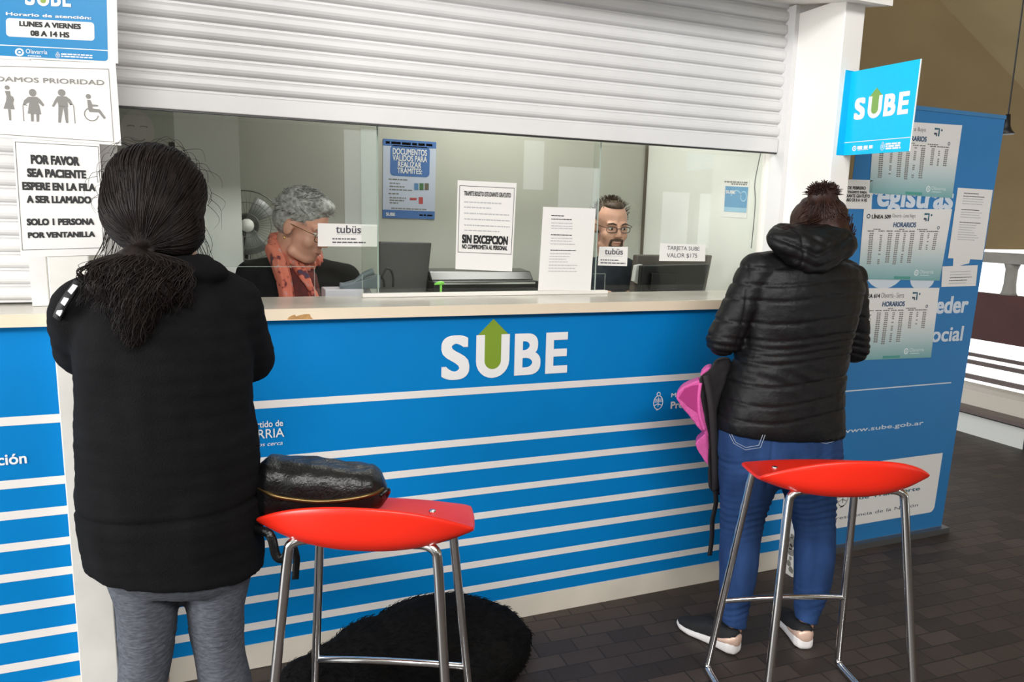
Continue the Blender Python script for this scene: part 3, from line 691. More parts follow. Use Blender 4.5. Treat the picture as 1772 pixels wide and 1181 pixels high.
def timetable(px4, Y, label, line, place, cols):
    S = wall_sheet(px4, Y); o = paper('bus_timetable', S, label, 'timetable', TTM, 'timetables on the banner')
    if line: S.text(line, .09, .30, .865, .935, INK, bold=.03); S.ring(.055, .90, .008, .004, NAVY)
    S.text(place, .315, .58, .865, .935, DIG)
    S.text('HORARIOS', .34, .60, .745, .815, mat('heading_ink', (48, 84, 120), .6), bold=.03)
    S.held('arrow_emblem')
    for k, (d, c) in enumerate(((0, TEAL), (.035, NAVY))):
        S.stroke([(.68, .93-d*1.9), (.735-d*.75, .93-d*1.9), (.735-d*.75, .83)], .0085, c)
    S.disc(.765, .915, .005, TEAL); S.free(); S.ring(.87, .74, .006, .003, NAVY)
    S.fine(.12, .2, .715, .004, DIG, 1); S.fine(.41, .47, .715, .004, DIG, 2); S.fine(.62, .74, .715, .004, DIG, 3)
    rnd = random.Random(len(place))
    for k, (u, n, w) in enumerate(cols):
        S.held('number_column')
        S.fine(u-.01, u+.06, .69, .0045, DIG, k)
        for j in range(n):
            if w < .03 and rnd.random() < .25: continue
            v = .655-.0268*j; uu = u+.012+rnd.uniform(-.002, .002)
            S.rect(uu, uu+w*.45, v-.008, v+.008, DIG); S.rect(uu+w*.55, uu+w, v-.008, v+.008, DIG)
        S.free()
    S.town(.66, .9, .06, .15, PALEINK, 'Olavarría'); S.rect(.42, .62, .012, .05, mat('teal_stamp', (78, 150, 140), .6))
    S.finish(o); return o
CL = [(.07, 17, .045), (.19, 17, .025), (.28, 16, .045), (.37, 17, .04), (.46, 16, .025), (.54, 16, .045), (.66, 9, .035), (.745, 9, .02), (.82, 9, .04)]
timetable(((1513, 207), (1665, 217), (1647.5, 343), (1504, 334)), .0465, 'bus timetable sheet highest on the blue banner, partly behind the cyan sign', None, '- Sierra Baya', CL)
timetable(((1495, 362), (1647.6, 362), (1626, 486), (1485, 483)), .0465, 'bus timetable sheet for line 509 in the middle of the blue banner', 'LÍNEA 509', 'Olavarría - Loma Negra', CL)
timetable(((1478, 499), (1625.7, 498.4), (1610.8, 619), (1462, 625)), .0465, 'bus timetable sheet for line 614 lowest on the blue banner, by the jacket elbow', 'LÍNEA 614', 'Olavarría - Sierra', CL)
S = wall_sheet(((1448, 310), (1511, 312), (1508, 362), (1444, 361)), .0465)
o = paper('taped_notice', S, 'small white notice with bold black print taped between pillar and upper timetable', 'notice')
for k, s_ in enumerate(('EL 28 DE FEBRERO', 'EN EL TRÁMITE PARA', 'ESTUDIANTE GRATUITO', 'HORARIO DE 8 A 14 HS')):
    S.tpx(s_, (1452, 327.5+7*k), (1500+(5 if k == 2 else 0)-(2 if k == 0 else 0), 323+7*k), INK, bold=.035)
S.finish(o)
S = wall_sheet(((1657.6, 325), (1718, 329), (1700, 450), (1640.6, 447)), .0465)
o = paper('taped_notice', S, 'tall white typed sheet taped at the right edge of the blue banner', 'notice')
for k, (v, x1) in enumerate(((.93, .55), (.89, .72), (.855, .7), (.82, .72), (.785, .7), (.70, .62), (.665, .72), (.63, .66), (.595, .7), (.52, .72), (.485, .6), (.45, .6), (.415, .5), (.38, .58), (.345, .66), (.31, .72), (.275, .62))): S.fine(.18, x1+.06, v, .0032, INK if k in (0, 1, 5, 9) else GREYINK, k+60)
S.finish(o)
S = wall_sheet(((1631, 461.5), (1692, 459), (1688.4, 495), (1629, 497)), .0465)
o = paper('taped_notice', S, 'small white slip taped below the tall typed sheet on the banner', 'notice')
for k, (v, x0, x1) in enumerate(((.72, .22, .8), (.58, .22, .8), (.44, .22, .86), (.30, .2, .72), (.16, .2, .7))): S.fine(x0, x1, v, .0032, INK if k in (2, 3) else GREYINK, k+80)
S.finish(o)
S = wall_sheet(((1650, 446), (1679, 448), (1677, 456), (1649, 463)), .0474)
o = paper('paper_strip', S, 'short white paper strip between the typed sheet and the slip', 'paper')
# hanging lamp in the stand behind
P = at_y(1741, 227, 1.2)
t = root('hanging_lamp', P, 'small black pendant lamp hanging from the tan ceiling past the banner', 'lamp')
bm = NB(); zz = P.z
tube(bm, [P+Vector((0, 0, -.022)), P+Vector((0, 0, -.018)), P+Vector((0, 0, .008)), P+Vector((0, 0, .035)), P+Vector((0, 0, .11))], [.05, .054, .032, .022, .014], 20); obj('lamp_shade', bm, BLACKPL, t, True)
bm = NB(); tube(bm, [P+Vector((0, 0, .105)), P+Vector((.0, 0, 1.4))], .005, 6); obj('cable', bm, BLACKPL, t)
# ================================================================== STOOLS
A_, B_, A2, B2, ZT, ZB = .167, .119, .230, .209, .741, .272
def stool():
    t = root('bar_stool', (0, 0, 0), 'red bar stool on chrome legs carrying a black leather bag', 'stool', None)
    bm = NB(); NU, NV = 33, 21; top = []
    def interp(v, xs, ys): return float(np.interp(v, xs, ys))
    VX = [0, .06, .2, .45, .65, .78, .9, 1.0]
    for j in range(NV):
        v = j/(NV-1); row = []
        yc = interp(v, VX, [.150, .140, .095, .0, -.080, -.135, -.163, -.172]); zc = interp(v, VX, [.758, .764, .763, .757, .750, .754, .788, .868])
        ye = interp(v, VX, [.110, .105, .080, .01, -.045, -.075, -.092, -.102]); ze = interp(v, VX, [.762, .768, .775, .783, .788, .792, .797, .803])
        w = interp(v, VX, [.175, .205, .225, .236, .242, .244, .245, .243])
        for i in range(NU):
            u = -1+2*i/(NU-1); k = abs(u)**2.3
            row.append(bm.verts.new((w*u, yc*(1-k)+ye*k, zc*(1-k)+ze*k)))
        top.append(row)
    for j in range(NV-1):
        for i in range(NU-1): bm.faces.new((top[j][i], top[j+1][i], top[j+1][i+1], top[j][i+1]))
    bmesh.ops.recalc_face_normals(bm, faces=bm.faces[:])
    if sum(f.normal.z for f in bm.faces) < 0: bmesh.ops.reverse_faces(bm, faces=bm.faces[:])
    me = bpy.data.meshes.new('seat'); bm.to_mesh(me); bm.free(); o = link_mesh('seat', me, RED, t, True)
    md = o.modifiers.new('shell', 'SOLIDIFY'); md.thickness = .011; md.offset = -1
    md = o.modifiers.new('round', 'SUBSURF'); md.levels = 1; md.render_levels = 1
    R = .0115
    for sx in (-1, 1):
        for sy in (1, -1):
            T = Vector((sx*A_, sy*B_, ZT)); F = Vector((sx*A2, sy*B2, .012)); d = (F-T).normalized()
            pts = [Vector((sx*.11, sy*.095, .742 if sy > 0 else .750)), Vector((sx*(A_-.03), sy*(B_-.008), .750 if sy > 0 else .757)), T+Vector((-sx*.006, 0, .008)), T+d*.02, T+d*.15, T+d*.4, F-d*.05, F-d*.02]
            bm = NB(); tube(bm, smooth_path(pts, 6), R, 12); obj('leg', bm, CHROME, t, True)
        F1 = Vector((sx*A2, B2, .012)); F2 = Vector((sx*A2, -B2, .012)); d1 = (F1-Vector((sx*A_, B_, ZT))).normalized(); d2 = (F2-Vector((sx*A_, -B_, ZT))).normalized()
        bm = NB(); tube(bm, smooth_path([F1-d1*.02, F1-d1*.008+Vector((0, -.003, .002)), F1+Vector((0, -.02, 0)), F1+Vector((0, -.1, 0)), F2+Vector((0, .1, 0)), F2+Vector((0, .02, 0)), F2-d2*.008+Vector((0, .003, .002)), F2-d2*.02], 6), R, 12); obj('floor_runner', bm, CHROME, t, True)
    k = 1-ZB/ZT; x = A_+(A2-A_)*k; y = B_+(B2-B_)*k
    bm = NB(); tube(bm, smooth_path([(-x, y, ZB), (-x*.5, y-.012, ZB+.012), (0, y-.016, ZB+.016), (x*.5, y-.012, ZB+.012), (x, y, ZB)], 6), .0092, 10); obj('foot_rail', bm, CHROME, t, True)
    for sx in (-1, 1):
        bm = NB(); tube(bm, [(sx*.13, .055, .764), (sx*.13, .055, .7685), (sx*.13, .055, .770)], [.009, .009, .005], 12); obj('screw', bm, CHROME, t, True)
    return t
st = stool()
def dup(r0, loc, rz, label):
    r = r0.copy(); COL.objects.link(r); r.location = loc; r.rotation_euler = (0, 0, rz); r['label'] = label; WLOC[r.name] = Vector(loc)
    for ch in list(r0.children):
        c = ch.copy(); COL.objects.link(c); c.parent = r
    return r
dup(st, (1.613, -.779, 0), -.284, 'empty red bar stool on chrome legs behind the woman in blue jeans')
st.location = (.309, -.689, 0); st.rotation_euler = (0, 0, -.417); WLOC[st.name] = Vector((.309, -.689, 0))

# ================================================================== HANDBAG
LEATHER = mat('black_leather', (13, 13, 14), .32, spec=.5, bump=.22, bscale=160, noise=.2, nscale=40)
bc = at_z(557, 885, .772); ang = math.radians(-12); ex = Vector((math.cos(ang), math.sin(ang), 0)); ey = Vector((-math.sin(ang), math.cos(ang), 0))
t = root('handbag', (bc.x, bc.y, .775), 'black leather handbag with a bronze zip lying on a red stool', 'bag')
def bp(x, y, z): return bc+ex*x+ey*y+Vector((0, 0, z))
bm = NB(); rings = []
for x, hw, h0, h1 in ((-.148, .03, .02, .065), (-.142, .055, .004, .118), (-.12, .068, .0, .140), (-.05, .072, -.002, .132), (.02, .072, -.003, .122), (.08, .070, -.001, .114), (.122, .062, .004, .106), (.142, .045, .012, .088), (.155, .02, .03, .060)):
    rings.append(ering(bp(x, .0, (h0+h1)/2), hw, (h1-h0)/2, 28, ey, (0, 0, 1), 3.2))
loft(bm, rings); me = fuse('bag_body', bm, .005, 6)
displace(me, lambda co, no: .004*wob(co, 26, 1)+.0012*wob(co, 70, 4))
bag = link_mesh('bag_body', me, LEATHER, t, True)
bm = NB(); zp = [bp(x, -.071-.001*k, z) for k, (x, z) in enumerate(((-.135, .085), (-.10, .072), (-.05, .060), (.0, .054), (.06, .056), (.11, .062), (.14, .066)))]
zp[0] = bp(-.142, -.047, .088); zp[-1] = bp(.147, -.036, .064); zp[-2] = bp(.115, -.064, .061)
tube(bm, smooth_path(zp, 6), .0048, 8); obj('zipper', bm, mat('bronze_zip', (120, 98, 62), .35, metal=.9), t, True)
bm = NB(); tube(bm, smooth_path([bp(.14, -.045, .05), bp(.155, -.04, .062), bp(.158, -.02, .05), bp(.148, -.015, .03)], 6), .006, 8); obj('side_tab', bm, LEATHER, t, True)
def strap(bm, pts, w, nrm, th=.003):
    pts = smooth_path(pts, 6); nrm = Vector(nrm)
    rr = []
    for i, p in enumerate(pts):
        tg = (pts[min(i+1, len(pts)-1)]-pts[max(i-1, 0)]).normalized(); s = tg.cross(nrm).normalized(); n2 = s.cross(tg).normalized()
        rr.append([p+s*w/2+n2*th/2, p-s*w/2+n2*th/2, p-s*w/2-n2*th/2, p+s*w/2-n2*th/2])
    loft(bm, rr)
bm = NB(); strap(bm, [bp(-.13, -.04, .04), bp(-.155, -.07, .0), at_y(466, 925, -.71), at_y(478, 962, -.71), at_y(492, 966, -.71), at_y(503, 945, -.70), at_y(512, 935, -.69)], .02, (0, -1, .1)); obj('strap', bm, LEATHER, t, True)
bm = NB(); strap(bm, [at_y(506, 940, -.655), at_y(513, 965, -.655), at_y(512, 985, -.655), at_y(511, 1003, -.655)], .016, (0, -1, 0)); obj('strap', bm, LEATHER, t, True)

# ================================================================== BOOTH THINGS
DESK = mat('desk_grey', (196, 196, 190), .4)
t = root('work_desk', (.7, .55, 0), 'long grey desk inside the booth behind the counter worktop', 'desk')
obj('desk_top', B(.60, 2.24, .315, .66, 1.075, 1.10), DESK, t); obj('narrow_shelf', B(-.88, .599, .315, .475, 1.075, 1.10), DESK, t)
for x in (.66, 2.2): obj('side_panel', B(x, x+.03, .33, .65, 0, 1.0745), DESK, t)
obj('side_panel', B(-.86, -.83, .33, .47, 0, 1.0745), DESK, t)
GREYPL = mat('dark_grey_plastic', (74, 72, 72), .5, noise=.06, nscale=20); BLK = mat('monitor_black', (16, 16, 18), .3)
def monitor(px4, Y, m, label, depth, bulge=None):
    c = [at_y(px, py, Y) for px, py in px4]
    w = (c[1].x-c[0].x); zb = 1.10+.045
    lo = [c[3].lerp(c[0], 0), c[2]]
    k = (c[0].z-zb)/(c[0].z-c[3].z); bl = c[0].lerp(c[3], k); br = c[1].lerp(c[2], k)
    t = root('monitor', ((bl.x+br.x)/2, Y, 1.10), label, 'monitor')
    bm = NB(); prism(bm, [c[0], c[1], br, bl], (0, depth, 0)); obj('casing', bm, m, t, bevel=.006)
    mx = (bl.x+br.x)/2
    bm = NB(); prism(bm, [c[0].lerp(br, .04)+Vector((0, depth, 0)), c[1].lerp(bl, .04)+Vector((0, depth, 0)), br.lerp(c[0], .04)+Vector((0, depth, 0)), bl.lerp(c[1], .04)+Vector((0, depth, 0))], (0, .002, 0)); obj('screen', bm, BLK, t)
    obj('stand', B(mx-.06, mx+.06, Y-.03, Y+.075, 1.1002, 1.112), m, t, bevel=.003); obj('stand_neck', B(mx-.03, mx+.03, Y+.005, Y+.03, 1.1122, zb+.01), m, t)
    if bulge:
        P = [at_y(px, py, Y-.0012) for px, py in bulge]; bm = NB(); prism(bm, P, (0, -.018, 0)); obj('rear_cover', bm, m, t, bevel=.004)
    return t
monitor(((657, 418.5), (747.5, 420), (738, 505), (655, 507)), .54, GREYPL, 'dark grey monitor seen from behind beside the grey-haired clerk', .04)
monitor(((1112, 460), (1229.5, 457.5), (1217.5, 501.5), (1108.5, 504)), .42, BLK, 'black monitor seen from behind under the price card', .035, ((1125, 472), (1170, 474), (1168, 500), (1122, 501)))
monitor(((1103, 441.5), (1233.5, 442), (1222, 500), (1096, 500)), .56, mat('taupe_plastic', (84, 78, 72), .5), 'brownish grey monitor standing behind the black one', .04)
t = root('printer', (1.0, .55, 1.10), 'low black printer on the desk behind the middle glass', 'printer')
x0 = at_y(749, 480, .45).x+.002; x1 = at_y(934, 480, .45).x; z1 = at_y(850, 487, .45).z
obj('body', B(x0, x1, .45, .645, 1.1002, z1), BLACKPL, t, bevel=.008)
bm = NB(); prism(bm, [(x0+.005, .50, z1+.0002), (x0+.005, .645, z1+.0002), (x0+.005, .645, z1+.040), (x0+.005, .54, z1+.034)], (x1-x0-.01, 0, 0)); obj('lid', bm, mat('dark_grey_gloss', (52, 52, 52), .2), t, bevel=.005)
obj('paper_slot', B(x0+.04, x1-.02, .4485, .4499, z1-.012, z1-.005), mat('pale_trim', (196, 196, 192), .4), t)  # pale strip painting the highlight along the printer's front edge
# pump bottle
P = at_y(763, 492, .37)
t = root('soap_pump', (P.x, .37, 1.10), 'small bottle with a bright green pump head on the desk', 'bottle')
LIME = mat('lime_plastic', (140, 222, 90), .35)
bm = NB(); tube(bm, [(P.x, .37, 1.1002), (P.x, .37, 1.103), (P.x, .37, 1.165), (P.x, .37, 1.178), (P.x, .37, 1.184)], [.026, .028, .028, .016, .011], 18); obj('bottle', bm, mat('clear_plastic', (206, 220, 206), .2), t, True)
bm = NB(); tube(bm, [(P.x, .37, 1.1842), (P.x, .37, P.z-.004)], .0045, 10); tube(bm, [(P.x+.012, .37, P.z+.003), (P.x, .37, P.z+.004), (P.x-.014, .37, P.z+.003), (P.x-.026, .37, P.z-.001)], [.006, .008, .006, .003], 10); obj('pump_head', bm, LIME, t, True)
# phone on a white box
q0, q1 = at_y(562, 500, .36), at_y(628, 500, .36)
o = obj('white_box', B(q0.x, q1.x, .345, .46, 1.1002, q0.z-.002), mat('lilac_white', (204, 198, 210), .5), None, bevel=.003); setp(o, 'low white box on the booth desk under the grey telephone', 'box')
zb = q0.z-.0018
t = root('telephone', ((q0.x+q1.x)/2, .40, zb), 'grey desk telephone with a black coiled cord under the left fare card', 'telephone')
PH = mat('phone_grey', (108, 116, 124), .4)
a = at_y(600, 500, .40); b = at_y(655, 478, .40)
bm = NB(); prism(bm, [(a.x-.02, .36, zb), (b.x, .36, zb), (b.x, .36, zb+.05), (a.x-.02, .36, zb+.012)], (0, .09, 0)); obj('phone_base', bm, PH, t, bevel=.004)
h = [at_y(588, 495, .37), at_y(600, 494, .37), at_y(615, 488, .37), at_y(632, 475, .37), at_y(646, 470, .37)]
bm = NB(); tube(bm, smooth_path(h, 6), [.009+.004*abs(1-k/12.) for k in range(25)], 12); obj('handset', bm, PH, t, True)
c = [at_y(660, 480, .37), at_y(668, 466, .37), at_y(676, 468, .37), at_y(680, 480, .37), at_y(680, 497, .37)]
bm = NB(); tube(bm, smooth_path(c, 6), .004, 8); tube(bm, smooth_path([at_y(660, 480, .37), at_y(664, 486, .37), at_y(665, 497, .37)], 5), .004, 8); obj('coiled_cord', bm, BLACKPL, t, True)
# small white clutter
bm = NB(); P = [at_y(px, py, .50) for px, py in ((1102, 460), (1112, 458), (1108, 492), (1098, 487))]; prism(bm, P, (0, .03, 0)); o = obj('document_tray', bm, mat('pale_trim', (196, 196, 192), .4)); setp(o, 'white upright paper tray left of the black monitor', 'tray')
# fan
FC = at_y(427, 390, 1.20); FR = (at_y(489, 390, 1.20).x-FC.x)
t = root('standing_fan', (FC.x, 1.24, 0), 'grey wire-caged fan half hidden by the white partition', 'fan')
WIRE = mat('fan_wire', (120, 122, 118), .4, metal=.5)
bm = NB()
for r, y in ((FR, 1.20), (FR*.985, 1.155), (FR*.66, 1.145), (FR*.33, 1.14)): tube(bm, [(FC.x+r*math.cos(k*math.pi/18), y, FC.z+r*math.sin(k*math.pi/18)) for k in range(36)], .0028 if r > FR*.9 else .0015, 6, closed=True)
for k in range(44):
    c, s_ = math.cos(k*math.pi/22), math.sin(k*math.pi/22)
    tube(bm, [(FC.x+FR*.2*c, 1.14, FC.z+FR*.2*s_), (FC.x+FR*.7*c, 1.145, FC.z+FR*.7*s_), (FC.x+FR*.985*c, 1.155, FC.z+FR*.985*s_), (FC.x+FR*c, 1.20, FC.z+FR*s_)], .0011, 4)
obj('wire_guard', bm, WIRE, t, True)
bm = NB(); tube(bm, [(FC.x, 1.136, FC.z), (FC.x, 1.15, FC.z)], [.028, .03], 20); obj('hub_badge', bm, PILW, t, True)
for k in range(3):
    a0 = k*2*math.pi/3+.4; bm = NB(); P = []
    for j in range(9):
        aa = a0+j*.11; P.append((FC.x+FR*.85*math.cos(aa), 1.19-.02*j/8, FC.z+FR*.85*math.sin(aa)))
    P2 = [(FC.x+.03*math.cos(a0+j*.16), 1.185, FC.z+.03*math.sin(a0+j*.16)) for j in range(9)]
    va = [bm.verts.new(p) for p in P]; vb = [bm.verts.new(p) for p in P2]
    for j in range(8): bm.faces.new((va[j], va[j+1], vb[j+1], vb[j]))
    o = obj('blade', bm, mat('fan_blade', (150, 152, 150), .3), t, True); md = o.modifiers.new('th', 'SOLIDIFY'); md.thickness = .003
bm = NB(); tube(bm, [(FC.x, 1.19, FC.z), (FC.x, 1.235, FC.z), (FC.x, 1.30, FC.z)], [.035, .055, .045], 16); obj('motor', bm, BLACKPL, t, True)
bm = NB(); tube(bm, [(FC.x, 1.25, FC.z-.04), (FC.x, 1.25, .02)], .014, 10); obj('pole', bm, BLACKPL, t, True)
bm = NB(); tube(bm, [(FC.x, 1.22, 0.0), (FC.x, 1.22, .02), (FC.x, 1.22, .035)], [.11, .10, .03], 20); obj('base', bm, BLACKPL, t, True)
# smiling face reflected in the glass, painted as a pale disc on the booth back wall
P = at_y(238, 226, 1.3488)
S = Sheet(P+Vector((-.07, 0, .085)), P+Vector((.07, 0, .085)), P+Vector((.07, 0, -.085)), P+Vector((-.07, 0, -.085)), thick=.0008)
bm = NB(); prism(bm, [S.pt(.5+.48*math.cos(k*math.pi/16), .5+.5*math.sin(k*math.pi/16)) for k in range(32)], S.n*.0008)
o = obj('wall_sticker', bm, mat('sticker_grey', (196, 190, 184), .6)); setp(o, 'smiling reflected face painted as a pale round disc high on the booth wall above the dark-haired woman', 'sticker')
SG = mat('sticker_line', (140, 132, 128), .6)
for x in (.32, .68): S.held('eye'); S.ring(x, .58, .016, .005, SG, .0012, 20, 160, .006); S.free()
S.ring(.5, .34, .03, .006, SG, .0012, 200, 340, .018); S.finish(o)
# ================================================================== PEOPLE
SKIN = mat('skin', (198, 150, 128), .5, noise=.08, nscale=12, bump=.03, bscale=150)
SKINR = mat('ruddy_skin', (206, 150, 130), .5, noise=.10, nscale=12)
def head_matrix(center, yaw, pitch=0, roll=0, s=1.0):
    """head looks along +y when yaw is 0; yaw turns it to the left seen from above, pitch down is negative"""
    return Matrix.Translation(Vector(center)) @ Matrix.Rotation(yaw, 4, 'Z') @ Matrix.Rotation(pitch, 4, 'X') @ Matrix.Rotation(roll, 4, 'Y') @ Matrix.Scale(s, 4)
def head_shapes(bm, M, neck_to=None):
    s = M.to_scale().x; R3 = M.to_3x3()*(1.0/s)
    def E(c, r): ellip(bm, M @ Vector(c), r[0]*s, r[1]*s, r[2]*s, R3, 20)
    def Cp(a, ra, b, rb): capsule(bm, M @ Vector(a), ra*s, M @ Vector(b), rb*s, 12)
    E((0, -.012, .035), (.075, .096, .088)); E((0, .032, -.035), (.061, .060, .085)); E((0, .060, -.092), (.032, .028, .026))
    for sx in (-1, 1):
        E((sx*.036, .058, -.034), (.026, .026, .026)); E((sx*.078, -.008, -.006), (.009, .021, .031)); Cp((sx*.045, .02, -.085), .022, (sx*.02, .062, -.098), .018)
        E((sx*.012, .099, -.032), (.009, .010, .008))
        Cp((sx*.016, .085, .022), .010, (sx*.046, .074, .021), .009)
    Cp((0, .086, .014), .008, (0, .110, -.026), .011); E((0, .087, -.058), (.024, .011, .0065)); E((0, .086, -.069), (.020, .011, .0075))
    if neck_to is not None: capsule(bm, M @ Vector((0, -.025, -.06)), .054*s, Vector(neck_to), .06, 16)
def eyes(parent, M, iris=(70, 50, 36), brow=(70, 56, 46)):
    s = M.to_scale().x; R3 = M.to_3x3()*(1.0/s)
    for sx in (-1, 1):
        bm = NB(); ellip(bm, M @ Vector((sx*.031, .0775, .002)), .0125*s, .0125*s, .0075*s, R3, 16); e = obj('eye', bm, mat('eye_white', (222, 216, 210), .2), parent, True)
        bm = NB(); ellip(bm, M @ Vector((sx*.031, .0885, .001)), .0058*s, .0025*s, .0058*s, R3, 14); obj('iris', bm, mat('iris_%d' % iris[0], iris, .2), e, True)
        bm = NB(); tube(bm, [M @ Vector((sx*.014, .096, .021)), M @ Vector((sx*.03, .094, .027)), M @ Vector((sx*.05, .080, .022))], [.003*s, .004*s, .002*s], 8); obj('eyebrow', bm, mat('brow_%d' % brow[0], brow, .8), parent, True)
def mouth(parent, M, col=(160, 92, 88)):
    s = M.to_scale().x; R3 = M.to_3x3()*(1.0/s)
    bm = NB(); ellip(bm, M @ Vector((0, .0925, -.0645)), .019*s, .0065*s, .0030*s, R3, 14); obj('lips', bm, mat('lips_%d' % col[0], col, .45), parent, True)
def hand_shapes(bm, wrist, direction, palm_n, s=1.0, side=1):
    """palm, four unequal curled fingers and a thumb from the side of the palm"""
    w = Vector(wrist); d = Vector(direction).normalized(); n = Vector(palm_n); n = (n-d*n.dot(d)).normalized(); x = d.cross(n)*side
    k = w+d*.085*s
    for q in (-.028, -.010, .010, .028): capsule(bm, w+x*q*.6*s+d*.012*s, .015*s, k+x*q*s, .0125*s, 10)
    for q, L in ((-.032, .062), (-.011, .075), (.011, .080), (.032, .070)):
        p0 = k+x*q*s; p1 = p0+d*L*.45*s+n*.008*s; p2 = p1+d*L*.28*s+n*.016*s; p3 = p2+d*L*.15*s+n*.022*s
        limb(bm, [p0, p1, p2, p3], [.0098*s, .009*s, .0083*s, .007*s], 10)
    t0 = w+x*.026*s+d*.025*s; limb(bm, [t0, t0+x*.028*s+d*.03*s+n*.008*s, t0+x*.034*s+d*.058*s+n*.02*s], [.014*s, .0105*s, .008*s], 10)
def prow(px0, px1, py, Y, ry, p=2.3, n=36, dy=0.0):
    a, b = at_y(px0, py, Y), at_y(px1, py, Y); c = (a+b)/2; c.y += dy
    ax = (b-a).normalized()
    return ering(c, (b-a).length/2, ry, n, ax, (0, 1, 0), p)
def body_frame(name, parent, M, neck, pelvis, sh, el, wr, hand_d, hip, knee, ank, toe, skin, lean=None, thick=1.0, voxel=.006):
    """one continuous figure under the clothes"""
    bm = NB(); head_shapes(bm, M, neck)
    neck = Vector(neck); pelvis = Vector(pelvis); ch = neck.lerp(pelvis, .35); wa = neck.lerp(pelvis, .68)
    ax = (Vector(sh[1])-Vector(sh[0])).normalized(); hw = (Vector(sh[1])-Vector(sh[0])).length/2
    loft(bm, [ering(neck, .06, .055, 24, ax), ering(neck.lerp(pelvis, .08), hw*.5, .06, 24, ax), ering(ch, hw*.85*thick, .085*thick, 24, ax), ering(wa, hw*.75*thick, .08*thick, 24, ax), ering(pelvis, hw*.85*thick, .085*thick, 24, ax), ering(pelvis+Vector((0, 0, -.07)), hw*.6, .07, 24, ax)])
    for i in (0, 1):
        limb(bm, [sh[i], el[i], wr[i]], [.043, .034, .026]); hand_shapes(bm, wr[i], hand_d[i], (0, 0, -1), .95, 1 if i else -1)
        limb(bm, [hip[i], knee[i], ank[i]], [.066*thick, .040, .025]); capsule(bm, Vector(ank[i])+Vector((0, 0, -.03)), .026, toe[i], .016, 14)
    me = fuse(name, bm, voxel, 4); return link_mesh(name, me, skin, parent, True)
def hair_mesh(name, parent, shells, strands, m, voxel=.006, smooth=4, disp=None, n=4):
    bm = NB(); shells(bm); me = fuse(name, bm, voxel, smooth)
    if disp: displace(me, disp)
    bm = NB(); bm.from_mesh(me); bpy.data.meshes.remove(me)
    for pts, r in strands: tube(bm, pts, [r*(1-.65*k/(len(pts)-1)) for k in range(len(pts))], n)
    bmesh.ops.recalc_face_normals(bm, faces=bm.faces[:]); me = bpy.data.meshes.new(name); bm.to_mesh(me); bm.free()
    return link_mesh(name, me, m, parent, True)
def quill(pts, k=5): return smooth_path(pts, k)
def shoe(parent, heel, toe, upper, sole_m, counter_m, name='shoe'):
    heel, toe = Vector(heel), Vector(toe); heel.z = toe.z = 0; d = (toe-heel).normalized(); L = (toe-heel).length; x = Vector((d.y, -d.x, 0)); U = Vector((0, 0, 1))
    def rg(t, hw, z0, z1, p=2.6, n=20): return ering(heel+d*(t*L)+U*((z0+z1)/2), hw, (z1-z0)/2, n, x, U, p)
    bm = NB(); loft(bm, [rg(t, w, z0, z1, 3.5) for t, w, z0, z1 in ((0, .014, .012, .034), (.02, .027, .003, .050), (.1, .036, .0005, .052), (.3, .034, .0005, .044), (.5, .036, .0005, .034), (.72, .043, .0005, .028), (.88, .038, .004, .028), (.97, .024, .010, .028), (1.0, .010, .014, .026))])
    so = link_mesh('shoe', fuse('shoe', bm, .004, 3), sole_m, parent, True)
    bm = NB(); loft(bm, [rg(t, w, z0, z1) for t, w, z0, z1 in ((.02, .018, .035, .085), (.07, .029, .02, .092), (.2, .033, .02, .088), (.33, .033, .02, .084), (.48, .034, .018, .082), (.62, .037, .015, .066), (.78, .038, .015, .052), (.9, .031, .015, .042), (.97, .017, .018, .034))])
    obj('upper', bm, upper, so, True)
    if counter_m:
        bm = NB(); loft(bm, [rg(t, w, z0, z1) for t, w, z0, z1 in ((-.005, .012, .035, .068), (.015, .024, .03, .074), (.06, .0315, .03, .076), (.14, .0350, .03, .066), (.24, .0355, .03, .054), (.34, .035, .03, .046), (.40, .030, .03, .040))]); obj('heel_counter', bm, counter_m, so, True)
    return so

# ---------------------------------------------------------------- woman at the left
FLEECE = mat('black_fleece', (17, 17, 19), .95, spec=.12, bump=.35, bscale=350, noise=.15, nscale=14)
LEGG = mat('heather_grey_leggings', (84, 87, 95), .9, noise=.35, nscale=160, stretch=(.4, .4, 1.6), bump=.15, bscale=220, spec=.2)
HAIRB = mat('black_hair', (20, 12, 10), .55, spec=.22, noise=.6, nscale=60, stretch=(1, 1, .2))
Yw = -.62
t = root('person', (-.125, Yw, 0), 'woman in black fleece and grey leggings with a low dark ponytail, seen from behind', 'person')
hc = at_y(274, 372, -.58); M = head_matrix(hc, math.radians(-6), math.radians(-14), 0, 1.0)
nk = at_y(300, 465, -.60)
SHL, SHR = at_y(150, 540, -.61), at_y(398, 532, -.61); ELL, ELR = at_y(143, 607, -.49), at_y(432, 622, -.49); WRL, WRR = at_y(215, 600, -.34), at_y(345, 602, -.34)
kL, kR = at_y(253, 1105, -.58), at_y(372, 1105, -.58)
aL, aR = Vector((kL.x+.03, -.58, .09)), Vector((kR.x+.035, -.58, .09))
body_frame('body', t, M, nk, at_y(298, 930, -.58), (SHL, SHR), (ELL, ELR), (WRL, WRR), ((.9, .35, 0), (-.9, .35, 0)),
           (at_y(245, 965, -.58), at_y(370, 965, -.58)), (kL, kR), (aL, aR), (aL+Vector((-.02, .15, -.06)), aR+Vector((.02, .15, -.06))), SKIN)
eyes(t, M); mouth(t, M)
bm = NB()
